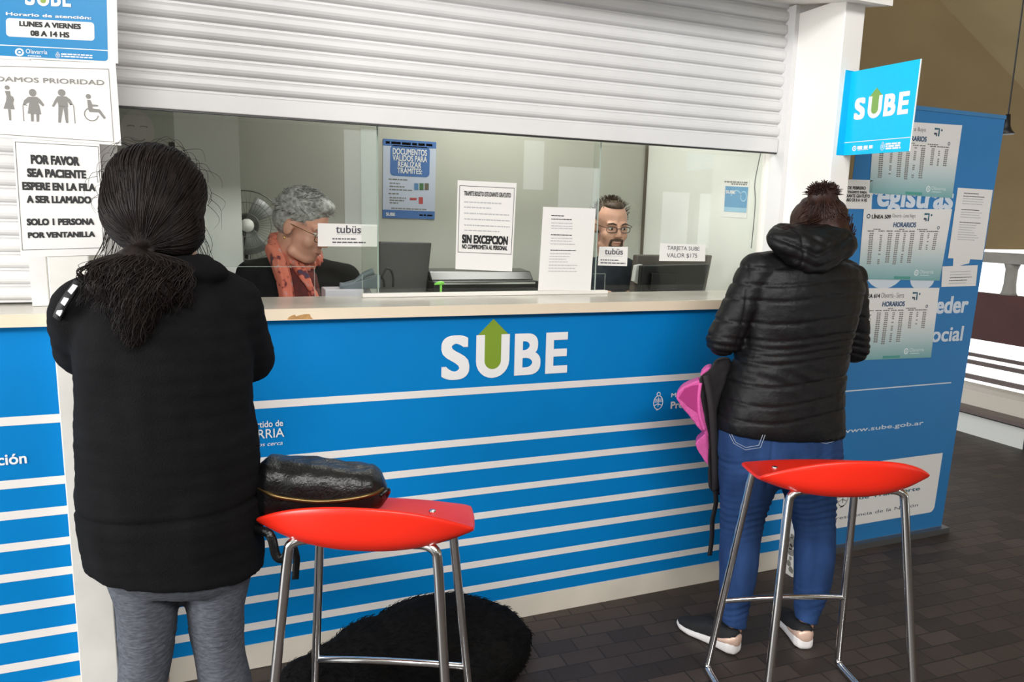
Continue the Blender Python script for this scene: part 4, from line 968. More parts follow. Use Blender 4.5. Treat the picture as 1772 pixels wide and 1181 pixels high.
loft(bm, [prow(*r, yy, ry, p) for yy, (r, ry, p) in zip((-.62, -.62, -.615, -.61, -.60, -.59, -.582, -.574, -.568, -.566, -.566), (((205, 372, 488), .085, 2.0), ((150, 412, 515), .125, 2.2), ((132, 430, 560), .150, 2.3), ((126, 438, 620), .160, 2.3), ((129, 439, 690), .165, 2.3), ((130, 447, 750), .172, 2.3), ((131, 450, 800), .178, 2.3), ((132, 453, 866), .182, 2.3), ((136, 457, 920), .182, 2.3), ((140, 460, 945), .180, 2.3), ((144, 458, 968), .176, 2.3)))])
limb(bm, [at_y(300, 478, -.61), SHL, ELL, WRL], [.062, .072, .060, .046]); limb(bm, [at_y(300, 478, -.61), SHR, ELR, WRR], [.062, .072, .060, .046])
loft(bm, [ering(at_y(300, y, -.60), rx, ry, 28) for y, rx, ry in ((440, .074, .068), (452, .084, .078), (470, .10, .09), (490, .11, .10))])
ellip(bm, at_y(322, 470, -.66), .085, .05, .035); ellip(bm, at_y(270, 478, -.66), .08, .05, .035)
me = fuse('fleece_top', bm, .008, 10)
zh = at_y(300, 922, -.80).z
displace(me, lambda co, no: -.011*np.exp(-((co[:, 2]-zh+.10*(co[:, 0]+.125)*0)/.006)**2)*(co[:, 2] < .9) + .0035*wob(co, 16, 2) + .002*wob(co*np.array([1, 1, 2.2]), 30, 5))
fl = link_mesh('fleece_top', me, FLEECE, t, True)
# striped tape at the left shoulder
STRIPE = mat('white_tape', (206, 206, 210), .6)
def on_back(px, py, Y): return at_y(px, py, Y)
bm = NB(); P = [on_back(136, 488, -.665), on_back(122, 508, -.688), on_back(108, 530, -.688), on_back(99, 552, -.675)]
strap(bm, P, .017, (-.3, -1, .3), .006); tp = obj('shoulder_tape', bm, mat('black_tape', (18, 18, 20), .7), t, True)
for a, b in (((131, 494), (121, 507)), ((117, 514), (109, 527)), ((104, 538), (101, 545))):
    bm = NB(); strap(bm, [on_back(*a, -.690), on_back((a[0]+b[0])/2, (a[1]+b[1])/2, -.694), on_back(*b, -.692)], .010, (-.3, -1, .3), .003); obj('white_mark', bm, STRIPE, tp)
bm = NB()
Yl = -.58
loft(bm, [prow(*r, Yl, ry, 2.2) for r, ry in (((178, 438, 940), .150), ((174, 440, 975), .150), ((185, 430, 1000), .12))])
def leg_rows(rows, Y, foot, an): 
    L = [prow(a, b, y, Y, ry, 2.0, 28) for a, b, y, ry in rows]
    c = sum((Vector(p) for p in L[-1]), Vector())/28
    L.append(ering(Vector((foot.x*.5+c.x*.5, foot.y, (c.z+foot.z)/2)), .054, .060, 28)); L.append(ering(Vector((foot.x, foot.y, foot.z+.05)), .040, .044, 28)); L.append(ering(Vector((foot.x, foot.y, foot.z)), .037, .041, 28))
    loft(bm, L)
leg_rows([(176, 311, 960, .115), (181, 312, 992, .112), (198, 311, 1040, .100), (204, 305, 1090, .085), (206, 300, 1130, .078), (203, 291, 1181, .074)], Yl, aL, 0)
leg_rows([(313, 440, 960, .115), (314, 436, 985, .112), (320, 424, 1040, .100), (327, 421, 1090, .085), (334, 425, 1130, .078), (342, 437, 1181, .074)], Yl, aR, 0)
me = fuse('leggings', bm, .007, 6)
def creases(co, no):
    k = np.exp(-((co[:, 2]-.50)/.035)**2); d = .0028*k*np.sin(co[:, 2]*420+6*np.sin(co[:, 0]*18)); return d+.002*wob(co, 14, 3)
displace(me, creases); link_mesh('leggings', me, LEGG, t, True)
DARKSH = mat('dark_trainer', (36, 36, 40), .6); SOLEW = mat('white_sole', (226, 222, 220), .5)
for a, dx in ((aL, -.03), (aR, .03)): shoe(t, (a.x-dx*.3, a.y-.065, 0), (a.x+dx, a.y+.185, 0), DARKSH, SOLEW, None)
# hair: cap, low ponytail, loose wisps
rnd = random.Random(11); tie = at_y(243, 432, -.70); R3 = M.to_3x3()
def cap(bm):
    ellip(bm, M @ Vector((0, -.018, .048)), .097, .110, .092, R3); ellip(bm, M @ Vector((-.005, -.035, .0)), .096, .092, .092, R3); ellip(bm, M @ Vector((.014, -.045, -.045)), .082, .062, .06, R3)
    limb(bm, [hc+Vector((0, -.07, -.04)), tie], [.045, .014]); P = [tie, at_y(232, 465, -.725), at_y(235, 510, -.745), at_y(238, 550, -.752), at_y(230, 580, -.757)]
    limb(bm, P, [.014, .036, .052, .038, .006]); limb(bm, [at_y(235, 455, -.73), at_y(272, 500, -.74), at_y(285, 535, -.75)], [.036, .044, .010]); limb(bm, [at_y(235, 455, -.72), at_y(190, 490, -.735), at_y(176, 514, -.745)], [.036, .042, .010])
ST = []
Minv = M.inverted(); td = (Minv @ tie)
def skull(v, gain):
    """point of the hair cap in the direction v (head space)"""
    v = v.normalized(); best = 0
    for c, r in (((0, -.018, .048), (.097, .110, .092)), ((-.005, -.035, .0), (.096, .092, .092)), ((.014, -.045, -.045), (.082, .062, .06))):
        A = sum((v[i]/r[i])**2 for i in range(3)); Bq = -2*sum(v[i]*c[i]/r[i]**2 for i in range(3)); Cq = sum((c[i]/r[i])**2 for i in range(3))-1
        D = Bq*Bq-4*A*Cq
        if D > 0: best = max(best, (-Bq+math.sqrt(D))/(2*A))
    return v*(best*gain)
tdn = td.normalized()
for k in range(1500):     # scalp strands towards the tie, lying on the cap
    v = Vector((rnd.gauss(0, 1), rnd.gauss(0, 1), rnd.gauss(.3, 1))).normalized()
    if v.y > .72 or (v.z < -.75): continue
    g = rnd.uniform(1.0, 1.035); pts = []; wv = rnd.uniform(-.06, .06)
    for j in range(9):
        q = j/8; d = v.lerp(tdn, q).normalized(); side = d.cross(tdn); d = (d+side*wv*math.sin(q*math.pi)).normalized()
        p = skull(d, g)
        if q > .8: p = p.lerp(td+Vector((rnd.uniform(-.012, .012), -.008, rnd.uniform(-.012, .012))), (q-.8)/.2)
        pts.append(M @ p)
    ST.append((quill(pts, 2), rnd.uniform(.0008, .0017)))
for k in range(1300):     # wavy tail
    u = rnd.gauss(0, 1); end = rnd.uniform(500, 603); xe = 236+rnd.gauss(0, 44)
    if end > 545: xe = 232+rnd.gauss(0, 26*(1-(end-545)/75))
    xe = min(328, max(146, xe)); dep = abs(xe-235)/85
    amp = rnd.uniform(.004, .013); f0 = rnd.uniform(0, 6.28); pts = []; off = rnd.uniform(.0, .03)
    for j in range(12):
        q = j/11; py = 432+(end-432)*q; spread = math.sin(min(1, q*2.4)*math.pi/2)
        c = at_y(243+(xe-243)*spread, py, -.728-.072*math.sin(min(1, q*1.7)*math.pi/2)*(1-.45*dep*dep)+off*q)
        pts.append(c+Vector((amp*spread*math.sin(f0+q*11), amp*.6*math.cos(f0+q*9), 0)))
    ST.append((quill(pts, 2), rnd.uniform(.0007, .0019)))
for k in range(34):      # flyaway wisps round the head
    th = rnd.uniform(-.3, math.pi+.3); v = Vector((math.cos(th)*.105, rnd.uniform(-.06, .02), .045+math.sin(th)*.10)); a = M @ v
    o_ = (a-hc).normalized(); s_ = Vector((-o_.z, 0, o_.x))*rnd.choice((-1, 1)); L = rnd.uniform(.02, .05)
    ST.append((quill([a, a+o_*.012+s_*L*.5, a+o_*rnd.uniform(.004, .018)+s_*L, a+s_*L*1.4-o_*.002], 4), .0007))
for k in range(18):      # side wisps by the right ear and the neck
    a = at_y(rnd.uniform(318, 350), rnd.uniform(380, 425), -.56); ST.append((quill([a, a+Vector((.02, 0, -.05)), a+Vector((rnd.uniform(.0, .04), -.01, -.10)), a+Vector((rnd.uniform(-.01, .05), -.01, -.145))], 4), .0008))
    a = at_y(rnd.uniform(185, 215), rnd.uniform(370, 430), -.60); ST.append((quill([a, a+Vector((-.012, 0, -.04)), a+Vector((rnd.uniform(-.04, .0), -.03, -.09)), a+Vector((rnd.uniform(-.05, .02), -.06, -.14))], 4), .0009))
hair_mesh('hair', t, cap, ST, HAIRB, .007, 5, lambda co, no: .004*wob(co*np.array([1, 1, .5]), 60, 9))
bm = NB(); tube(bm, [tie+Vector((.022*math.cos(k*math.pi/8), .022*math.sin(k*math.pi/8)-.004, .004*math.sin(k*math.pi/8))) for k in range(16)], .006, 8, closed=True); obj('hair_tie', bm, mat('dark_tie', (40, 34, 36), .5), t, True)

# ---------------------------------------------------------------- woman at the right
PUFF = mat('black_nylon', (14, 14, 16), .5, spec=.28, bump=.18, bscale=60, noise=.1, nscale=10)
DENIM = mat('blue_denim', (38, 64, 108), .85, spec=.2, noise=.22, nscale=22, bump=.2, bscale=420, stretch=(1, 1, .35))
HAIRR = mat('auburn_brown_hair', (48, 27, 21), .5, spec=.3, noise=.45, nscale=60, stretch=(1, 1, .2))
Yr = -.40
t = root('person', (1.70, Yr, 0), 'woman in a black quilted jacket and blue jeans with pinned-up brown hair, seen from behind', 'person')
hc = at_y(1411, 400, -.355); M = head_matrix(hc, math.radians(-4), math.radians(-24), math.radians(3), .96)
nk = at_y(1400, 456, -.40)
SHL, SHR = at_y(1310, 468, -.40), at_y(1470, 482, -.40); ELL, ELR = at_y(1251, 588, -.38), at_y(1478, 603, -.37); WRL, WRR = at_y(1318, 560, -.20), at_y(1418, 566, -.19)
aL, aR = at_y(1270, 1082, -.405), at_y(1396, 1074, -.445)
hL, tL = at_z(1277, 1134, 0), at_z(1197, 1093, 0); hR, tR = at_z(1394, 1127, 0), at_z(1352, 1070, 0)
hL = hL+(tL-hL).normalized()*.0; tL = hL+(tL-hL).normalized()*.250; tR = hR+(tR-hR).normalized()*.250
aL = at_y(1271, 1090, hL.y+.035); aR = at_y(1395, 1083, hR.y+.035); aL0, aR0 = aL, aR
kL, kR = at_y(1280, 920, -.385), at_y(1410, 925, -.405)
body_frame('body', t, M, nk, at_y(1346, 790, Yr), (SHL, SHR), (ELL, ELR), (WRL, WRR), ((.75, .6, .1), (-.75, .6, .1)),
           (at_y(1296, 805, Yr), at_y(1395, 805, Yr)), (kL, kR), (aL, aR), (Vector((hL.x, hL.y, .034))+(tL-hL)*.62, Vector((hR.x, hR.y, .034))+(tR-hR)*.62), SKIN)
eyes(t, M); mouth(t, M)
bm = NB()
loft(bm, [prow(*r, Yr, ry, p) for r, ry, p in (((1350, 1450, 448), .075, 2.0), ((1305, 1478, 466), .105, 2.2), ((1292, 1482, 500), .125, 2.3), ((1291, 1470, 545), .130, 2.3), ((1290, 1458, 595), .125, 2.3), ((1276, 1450, 640), .126, 2.3), ((1260, 1446, 690), .135, 2.3), ((1250, 1446, 730), .140, 2.3), ((1251, 1446, 748), .138, 2.3))])
limb(bm, [at_y(1400, 452, -.40), SHL, ELL, WRL], [.052, .060, .056, .044]); limb(bm, [at_y(1402, 455, -.40), SHR, ELR, WRR], [.052, .060, .056, .044])
me = fuse('quilted_jacket', bm, .0065, 8)
zq = [at_y(1380, y, -.53).z for y in (462, 492, 520, 560, 590, 604, 616, 630, 668, 700, 728)]
def quilt(co, no):
    d = .0025*wob(co, 14, 6)+.0012*wob(co*np.array([1, 1, 2.0]), 34, 8)
    zz = co[:, 2]+.012*np.sin(co[:, 0]*9)+.10*(np.clip(co[:, 0]-SHR.x+.02, 0, 1)-np.clip(SHL.x-co[:, 0]+.01, 0, 1)*.6)
    for z in zq: d -= .0048*np.exp(-((zz-z)/.0045)**2)
    for x in (at_y(1296, 600, -.5).x,): d -= .005*np.exp(-((co[:, 0]-x-.10*(co[:, 2]-1.0))/.005)**2)*(no[:, 1] < -.2)*(co[:, 2] < 1.36)
    d += .0015*np.sin(co[:, 2]*150+6*np.sin(co[:, 0]*11))*np.exp(-((co[:, 2]-.99)/.04)**2)
    return d
displace(me, quilt); link_mesh('quilted_jacket', me, PUFF, t, True)
bm = NB()
rows_ = [((1354, 1450, 389), -.40, .045), ((1338, 1466, 397), -.425, .062), ((1330, 1476, 410), -.445, .070), ((1336, 1478, 426), -.460, .070), ((1350, 1470, 442), -.470, .066), ((1368, 1446, 458), -.482, .052), ((1388, 1420, 471), -.49, .035)]
loft(bm, [prow(*r, Y, ry, 2.2) for r, Y, ry in rows_])
def hood_folds(co, no):
    d = .007*wob(co, 18, 12)+.003*wob(co, 42, 13)-.005*np.exp(-((co[:, 0]-xs)/.004)**2)
    for (x0, y0), (x1, y1), k in (((1338, 402), (1400, 440), .010), ((1474, 408), (1405, 440), .010), ((1356, 440), (1400, 462), .006), ((1462, 440), (1406, 462), .006), ((1380, 396), (1420, 424), .005)):
        A, Bv = at_y(x0, y0, -.5), at_y(x1, y1, -.5); ax, az = A.x, A.z; dx, dz = Bv.x-A.x, Bv.z-A.z; L = math.hypot(dx, dz)
        t_ = np.clip(((co[:, 0]-ax)*dx+(co[:, 2]-az)*dz)/L**2, 0, 1); dist = np.hypot(co[:, 0]-ax-t_*dx, co[:, 2]-az-t_*dz)
        d -= k*np.exp(-(dist/.008)**2)*(no[:, 1] < 0)
    return d
me = fuse('hood', bm, .006, 6); xs = at_y(1396, 430, -.53).x
displace(me, hood_folds); link_mesh('hood', me, PUFF, t, True)
bm = NB()
loft(bm, [prow(*r, Yr, ry, 2.2) for r, ry in (((1258, 1440, 715), .118), ((1252, 1444, 750), .125), ((1250, 1446, 785), .128), ((1254, 1442, 815), .115), ((1275, 1425, 835), .08))])
def jean_leg(rows, Y0, an, hem_y):
    L = []
    for k, (a, b, y, ry) in enumerate(rows):
        Y = Y0+(an.y-Y0)*k/(len(rows)-1); L.append(prow(a, b, y, Y, ry, 2.0, 28))
    loft(bm, L)
jean_leg([(1251, 1338, 805, .100), (1252, 1336, 830, .097), (1254, 1325, 858, .086), (1253, 1315, 895, .072), (1252, 1309, 931, .066), (1251, 1305, 965, .068), (1251, 1301, 1000, .064), (1249, 1293, 1038, .052), (1250, 1288, 1066, .044), (1254, 1287, 1082, .041)], Yr, aL, 0)
jean_leg([(1344, 1444, 805, .100), (1346, 1441, 830, .097), (1364, 1437, 858, .086), (1376, 1437, 895, .072), (1383, 1438, 931, .066), (1382, 1436, 965, .068), (1381, 1432, 1000, .064), (1380, 1421, 1038, .052), (1380, 1411, 1060, .044), (1381, 1408, 1074, .041)], Yr, aR, 0)
me = fuse('jeans', bm, .006, 5)
def jc(co, no):
    k = np.exp(-((co[:, 2]-.50)/.07)**2)+.8*np.exp(-((co[:, 2]-.17)/.05)**2)+.5*np.exp(-((co[:, 2]-.68)/.04)**2)
    d = .0028*k*np.sin(co[:, 2]*260+5*np.sin(co[:, 0]*22))+.002*wob(co, 18, 21)
    d -= .004*np.exp(-((co[:, 0]-at_y(1340, 780, -.52).x)/.004)**2)*(co[:, 2] > .62)*(no[:, 1] < -.3); return d
displace(me, jc); jn = link_mesh('jeans', me, DENIM, t, True)
THREAD = mat('pale_thread', (150, 160, 176), .8); 
def thread(P, Y):
    bm = NB(); tube(bm, [at_y(px, py, Y) for px, py in P], .0011, 4); obj('pocket_stitching', bm, THREAD, jn)
thread([(1262, 752), (1270, 768), (1290, 779), (1316, 775), (1324, 753)], -.527); thread([(1266, 752), (1273, 766), (1291, 775), (1313, 771), (1320, 753)], -.527)
thread([(1411, 752), (1414, 765), (1430, 768), (1443, 764)], -.522)
BLKF = mat('black_knit_shoe', (26, 26, 29), .8, bump=.3, bscale=300); ROSE = mat('rose_gold', (222, 188, 170), .4, metal=.25)
shoe(t, hL, tL, BLKF, SOLEW, ROSE); shoe(t, hR, tR, BLKF, SOLEW, ROSE)
rnd = random.Random(23); R3 = M.to_3x3().normalized(); bun = at_y(1423, 341, -.41)
def cap2(bm):
    ellip(bm, M @ Vector((0, -.02, .036)), .088, .102, .084, R3); ellip(bm, M @ Vector((0, -.045, -.02)), .088, .072, .085, R3); ellip(bm, bun, .050, .044, .042); limb(bm, [hc+Vector((0, -.03, .05)), bun], [.05, .034])
    limb(bm, [M @ Vector((-.065, -.05, -.03)), at_y(1366, 398, -.42)], [.040, .020]); limb(bm, [M @ Vector((.065, -.045, -.03)), at_y(1450, 412, -.40), at_y(1458, 432, -.40)], [.040, .022, .006])
ST = []
for k in range(520):
    th = rnd.uniform(math.pi*.85, math.pi*2.15); ph = rnd.uniform(-.9, .9); v = Vector((math.cos(th)*math.cos(ph)*.091, math.sin(th)*math.cos(ph)*.104-.022, math.sin(ph)*.088+.02)); a = M @ v
    e = bun+Vector((rnd.uniform(-.035, .035), rnd.uniform(-.035, .01), rnd.uniform(-.03, .01))); mid = a.lerp(e, .5); mid = hc+(mid-hc).normalized()*max((mid-hc).length, .108)
    ST.append((quill([a, mid, e], 6), rnd.uniform(.0014, .0026)))
for k in range(480):     # spiky ends of the pinned bun
    o_ = Vector((rnd.gauss(0, .75), rnd.gauss(-.1, .5), rnd.uniform(.05, 1.0))).normalized(); a = bun+Vector((o_.x*.047, o_.y*.041, o_.z*.038)); L = rnd.uniform(.002, .020)
    ST.append((quill([a-o_*.045+Vector((0, 0, -.02)), a-o_*.004, a+o_*L*.6+Vector((rnd.uniform(-.006, .006), 0, .003)), a+o_*L+Vector((rnd.uniform(-.006, .006), -.001, .001))], 4), .0024))
for k in range(180):     # hair hanging at the nape and sides
    s_ = rnd.choice((-1, 1)); a = M @ Vector((s_*rnd.uniform(.02, .085), -.06-rnd.uniform(0, .045), rnd.uniform(-.05, .03)))
    px = 1349+rnd.uniform(0, 40) if s_ < 0 else 1432+rnd.uniform(-8, 28); e = at_y(px, rnd.uniform(392, 402) if s_ < 0 else rnd.uniform(400, 436), -.44+rnd.uniform(-.02, .05))
    ST.append((quill([a, a.lerp(e, .5)+Vector((s_*.008, -.012, .0)), e], 6), rnd.uniform(.0012, .0024)))
hair_mesh('hair', t, cap2, ST, HAIRR, .007, 4, lambda co, no: .004*wob(co*np.array([1, 1, .5]), 60, 14))
# backpack hanging from her left arm
t = root('backpack', at_y(1235, 840, -.27), 'black and pink backpack with an open pink pocket hanging beside the jeans', 'backpack')
BPK = mat('backpack_black', (26, 23, 26), .8, bump=.15, bscale=250); PINK = mat('backpack_pink', (214, 92, 164), .75, bump=.3, bscale=300, noise=.12, nscale=200); MAG = mat('pocket_lining', (172, 52, 124), .8)
def slab(P, Y0, Y1, m, name, vox=.005, sm=5, dsp=.002):
    P = [tuple(v[:2]) for v in smooth_path([(a, b, 0) for a, b in P], 5, True)]
    Q = [at_y(px, py, Y0) for px, py in P]; c = sum(Q, Vector())/len(Q); back = (c-CAM)*((Y1-Y0)/(Y0-CAM.y)); back.z *= .5
    bm = NB(); prism(bm, Q, back); me = fuse(name, bm, vox, sm+8)
    if dsp: displace(me, lambda co, no: dsp*wob(co, 40, 3))
    return link_mesh(name, me, m, t, True)
slab([(1211, 655), (1228, 640), (1240, 624), (1262, 622), (1268, 650), (1262, 740), (1253, 770), (1250, 810), (1254, 845), (1243, 854), (1230, 850), (1225, 835), (1226, 760), (1221, 735), (1213, 690)], -.34, -.22, BPK, 'back_panel')
fl_ = [(1170, 689), (1174, 678), (1184, 669), (1198, 663), (1214, 661), (1218, 700), (1225, 730), (1227, 757), (1213, 746), (1195, 724), (1180, 706)]
slab(fl_, -.335, -.20, PINK, 'pink_pocket', .005, 3)
bm = NB(); prism(bm, [at_y(px, py, -.3365) for px, py in ((1174.5, 689), (1184, 674), (1197, 668), (1211, 666), (1208, 690), (1209.5, 718), (1190, 703))], (0, .004, 0)); obj('pocket_lining', bm, MAG, t, bevel=.001)
bm = NB(); tube(bm, smooth_path([at_y(px, py, -.338) for px, py in ((1212, 663), (1209, 690), (1211, 720), (1219, 745))], 5), .006, 8); obj('pocket_edge', bm, PINK, t, True)
slab([(1203, 770), (1212, 758), (1226, 748), (1230, 790), (1229, 808), (1217, 796)], -.33, -.20, PINK, 'lower_pocket', .005, 3)
slab([(1212, 652), (1218, 640), (1230, 636), (1232, 646)], -.325, -.21, PINK, 'top_trim', .004, 3)
bm = NB(); strap(bm, [at_y(1237, 846, -.345), at_y(1239, 870, -.345), at_y(1233, 900, -.345), at_y(1232, 930, -.345), at_y(1228, 962, -.345)], .018, (0, -1, 0), .003); obj('strap', bm, BPK, t, True)
bm = NB(); strap(bm, [at_y(1222, 650, -.347), at_y(1231, 700, -.36), at_y(1236, 760, -.36), at_y(1238, 820, -.355), at_y(1238, 848, -.345)], .026, (0, -1, 0), .008); obj('shoulder_strap', bm, mat('strap_black', (34, 30, 33), .8), t, True)
bm = NB(); strap(bm, [at_y(1240, 846, -.335), at_y(1250, 840, -.33), at_y(1256, 832, -.33), at_y(1252, 848, -.33), at_y(1242, 854, -.335)], .014, (0, -1, 0), .003); obj('buckle_loop', bm, BPK, t, True)
# ---------------------------------------------------------------- clerks behind the glass
def glasses(parent, M, m, w=.046, h=.034, y=.101, lens=True):
    bm = NB(); T = lambda *v: M @ Vector(v)
    for sx in (-1, 1):
        P = []
        for k in range(20):
            a = k*math.pi/10; c, s_ = math.cos(a), math.sin(a)
            P.append(T(sx*.034+w/2*math.copysign(abs(c)**.6, c), y-.010*abs(sx*.034+w/2*c)/.06, -.002+h/2*math.copysign(abs(s_)**.6, s_)))
        tube(bm, P, .0018, 6, closed=True)
        tube(bm, [T(sx*(.034+w/2), y-.012, .006), T(sx*.080, y-.035, .010), T(sx*.083, .0, .010), T(sx*.083, -.018, .0)], .0016, 6)
    tube(bm, [T(-.012, y-.002, .002), T(0, y+.004, .005), T(.012, y-.002, .002)], .0016, 6)
    return obj('spectacles', bm, m, parent, True)
def clerk_body(t, M, Y, neck, SH, EL, WR, hd, x0, x1, top_rows, cloth, cname, skin, trousers):
    ctr = (at_y(x0, 500, Y)+at_y(x1, 500, Y))/2; pel = Vector((ctr.x, Y+.03, .88))
    hips = [pel+Vector((dx, 0, -.04)) for dx in (-.085, .085)]; kn = [Vector((h.x, h.y-.005, .47)) for h in hips]; an = [Vector((h.x, h.y+.01, .085)) for h in hips]
    body_frame('body', t, M, neck, pel, SH, EL, WR, hd, hips, kn, an, [a+Vector((0, -.13, -.055)) for a in an], skin)
    bm = NB(); L = [prow(*r, Y, ry, 2.2) for r, ry in top_rows]; c = sum((Vector(p) for p in L[-1]), Vector())/36; hw = (Vector(L[-1][0])-Vector(L[-1][18])).length/2
    L += [ering((c.x, Y+.01, 1.0), hw*.92, .125, 36, p=2.2), ering((pel.x, Y+.03, .84), hw*.9, .135, 36, p=2.2), ering((pel.x, Y+.03, .74), hw*.86, .13, 36, p=2.2)]
    loft(bm, L)
    for i in (0, 1): limb(bm, [neck+Vector((0, 0, -.03)), SH[i], EL[i], Vector(WR[i]).lerp(EL[i], .12)], [.058, .066, .054, .038])
    me = fuse(cname, bm, .008, 8); displace(me, lambda co, no: .004*wob(co, 14, 31)); o = link_mesh(cname, me, cloth, t, True)
    bm = NB()
    for h, k_, a in zip(hips, kn, an): loft(bm, [ering(h+Vector((0, 0, -.02)), .095, .11, 24), ering(k_+Vector((0, 0, .15)), .08, .09, 24), ering(k_, .066, .07, 24), ering((a.x, a.y, .25), .06, .065, 24), ering((a.x, a.y, .05), .052, .058, 24)])
    loft(bm, [ering(pel, .17, .12, 30), ering(pel+Vector((0, 0, -.08)), .175, .125, 30)])
    link_mesh('trousers', fuse('trousers', bm, .009, 6), trousers, t, True)
    for a in an: shoe(t, (a.x, a.y+.06, 0), (a.x, a.y-.19, 0), DARKSH, DARKSH, None)
    return o
TROU = mat('dark_trousers', (34, 34, 40), .85)
# grey-haired clerk
t = root('person', (.2, .62, 0), 'clerk with short grey hair, spectacles, coral scarf and black coat looking down behind the glass', 'person')
Yc = .64; hc = at_y(524, 392, .54); M = head_matrix(hc, math.radians(-128), math.radians(-22), 0, 1.05)
nk = at_y(503, 452, .60)
SH = (at_y(596, 484, .62), at_y(437, 478, .66)); EL = (SH[0]+Vector((.07, -.06, -.25)), SH[1]+Vector((-.06, -.02, -.26))); WR = (Vector((.31, .46, 1.135)), Vector((.12, .46, 1.135)))
COAT = mat('black_coat', (18, 18, 20), .85, spec=.2, noise=.2, nscale=20)
clerk_body(t, M, Yc, nk, SH, EL, WR, ((-.2, -.9, -.1), (.3, -.9, -.1)), 420, 620, [((462, 560, 447), .06), ((436, 604, 463), .085), ((415, 632, 485), .105), ((404, 645, 512), .115)], COAT, 'coat', SKINR, TROU)
eyes(t, M, (70, 70, 60), (130, 124, 118)); mouth(t, M, (160, 84, 78)); glasses(t, M, mat('bronze_frame', (120, 84, 50), .3, metal=.6))
BLOU = mat('dark_red_blouse', (84, 26, 22), .8, noise=.3, nscale=40)
bm = NB(); loft(bm, [prow(500, 530, 452, .575, .02, 2), prow(495, 548, 475, .545, .02, 2), prow(500, 556, 515, .52, .02, 2), prow(500, 560, 540, .51, .02, 2)]); obj('blouse', bm, BLOU, t, True)
def floral():
    m = bpy.data.materials.new('coral_floral_scarf'); m.use_nodes = True; nt = m.node_tree; b = nt.nodes['Principled BSDF']; tc = nt.nodes.new('ShaderNodeTexCoord'); n = nt.nodes.new('ShaderNodeTexNoise'); n.inputs['Scale'].default_value = 26; n.inputs['Detail'].default_value = 2
    nt.links.new(tc.outputs['Object'], n.inputs['Vector']); cr = nt.nodes.new('ShaderNodeValToRGB'); e = cr.color_ramp.elements
    e[0].position = .30; e[0].color = (*srgb(70, 60, 80), 1); e[1].position = .70; e[1].color = (*srgb(226, 180, 164), 1)
    for p, c in ((.37, (120, 50, 48)), (.42, (204, 112, 92)), (.60, (210, 122, 100)), (.66, (190, 150, 150))): k = e.new(p); k.color = (*srgb(*c), 1)
    nt.links.new(n.outputs['Fac'], cr.inputs['Fac']); nt.links.new(cr.outputs['Color'], b.inputs['Base Color']); b.inputs['Roughness'].default_value = .85; return m
bm = NB()
limb(bm, [at_y(477, 412, .60), at_y(474, 432, .555), at_y(483, 455, .52), at_y(492, 485, .505), at_y(498, 520, .50), at_y(500, 550, .495)], [.020, .030, .032, .028, .027, .026])
limb(bm, [at_y(478, 425, .66), at_y(500, 448, .56), at_y(516, 460, .535), at_y(532, 488, .51), at_y(546, 520, .50), at_y(552, 550, .50)], [.026, .022, .020, .017, .016, .016])
limb(bm, [at_y(478, 415, .66), at_y(500, 435, .70), at_y(545, 440, .66), at_y(548, 455, .58), at_y(530, 462, .545)], [.03, .03, .03, .022, .018])
me = fuse('scarf', bm, .006, 5); displace(me, lambda co, no: .004*np.sin(co[:, 0]*230+co[:, 1]*120+co[:, 2]*20)); link_mesh('scarf', me, floral(), t, True)
rnd = random.Random(5); R3 = M.to_3x3().normalized(); s_ = 1.05
GREYH = mat('grey_hair', (150, 148, 146), .5, spec=.4, noise=.55, nscale=70)
def cap3(bm):
    ellip(bm, M @ Vector((0, -.022, .056)), .086*s_, .100*s_, .080*s_, R3); ellip(bm, M @ Vector((0, -.042, .012)), .085*s_, .076*s_, .07*s_, R3); ellip(bm, M @ Vector((0, .045, .098)), .056*s_, .05*s_, .03*s_, R3)
ST = []
for k in range(620):
    th = rnd.uniform(0, 6.283); ph = rnd.uniform(-.3, 1.5); v = Vector((math.cos(th)*math.cos(ph)*.086, math.sin(th)*math.cos(ph)*.10-.022, math.sin(ph)*.082+.054))
    if v.y > .055 and v.z < .075: continue
    if v.z < .015 and v.y > -.02: continue
    a = M @ v; o_ = (R3 @ Vector((v.x, v.y+.022, v.z-.03))).normalized(); fw = R3 @ Vector((rnd.uniform(-.4, .4), .75 if v.z > .06 else -.4, -.35 if v.z < .09 else .05))
    L = rnd.uniform(.018, .034); ST.append((quill([a-o_*.004, a+o_*.006+fw*L*.4, a+o_*.009+fw*L], 4), rnd.uniform(.0013, .0024)))
hair_mesh('hair', t, cap3, ST, GREYH, .006, 4)
bm = NB(); p = M @ Vector((.083, -.005, -.045)); ellip(bm, p, .004, .004, .007, None, 10); obj('earring', bm, mat('gold', (220, 180, 110), .25, metal=.9), t, True)
# bearded clerk
t = root('person', (1.7, .82, 0), 'bearded clerk with spectacles and charcoal jumper behind the right glass', 'person')
Yc = .82; hc = at_y(1057, 392, .74); M = head_matrix(hc, math.radians(174), math.radians(-8), 0, 1.0)
nk = at_y(1056, 447, .80)
SH = (at_y(1108, 482, .82), at_y(1003, 482, .82)); EL = (SH[0]+Vector((.04, .03, -.24)), SH[1]+Vector((-.04, .03, -.24))); WR = (Vector((SH[0].x-.15, .67, 1.135)), Vector((SH[1].x+.08, .67, 1.135)))
JUMP = mat('charcoal_jumper', (46, 50, 56), .9, spec=.15, noise=.15, nscale=30, bump=.2, bscale=200)
clerk_body(t, M, Yc, nk, SH, EL, WR, ((-.1, -1, -.1), (.1, -1, -.1)), 995, 1120, [((1028, 1086, 446), .06), ((1010, 1104, 456), .085), ((992, 1122, 476), .11), ((986, 1128, 505), .12)], JUMP, 'jumper', SKIN, TROU)
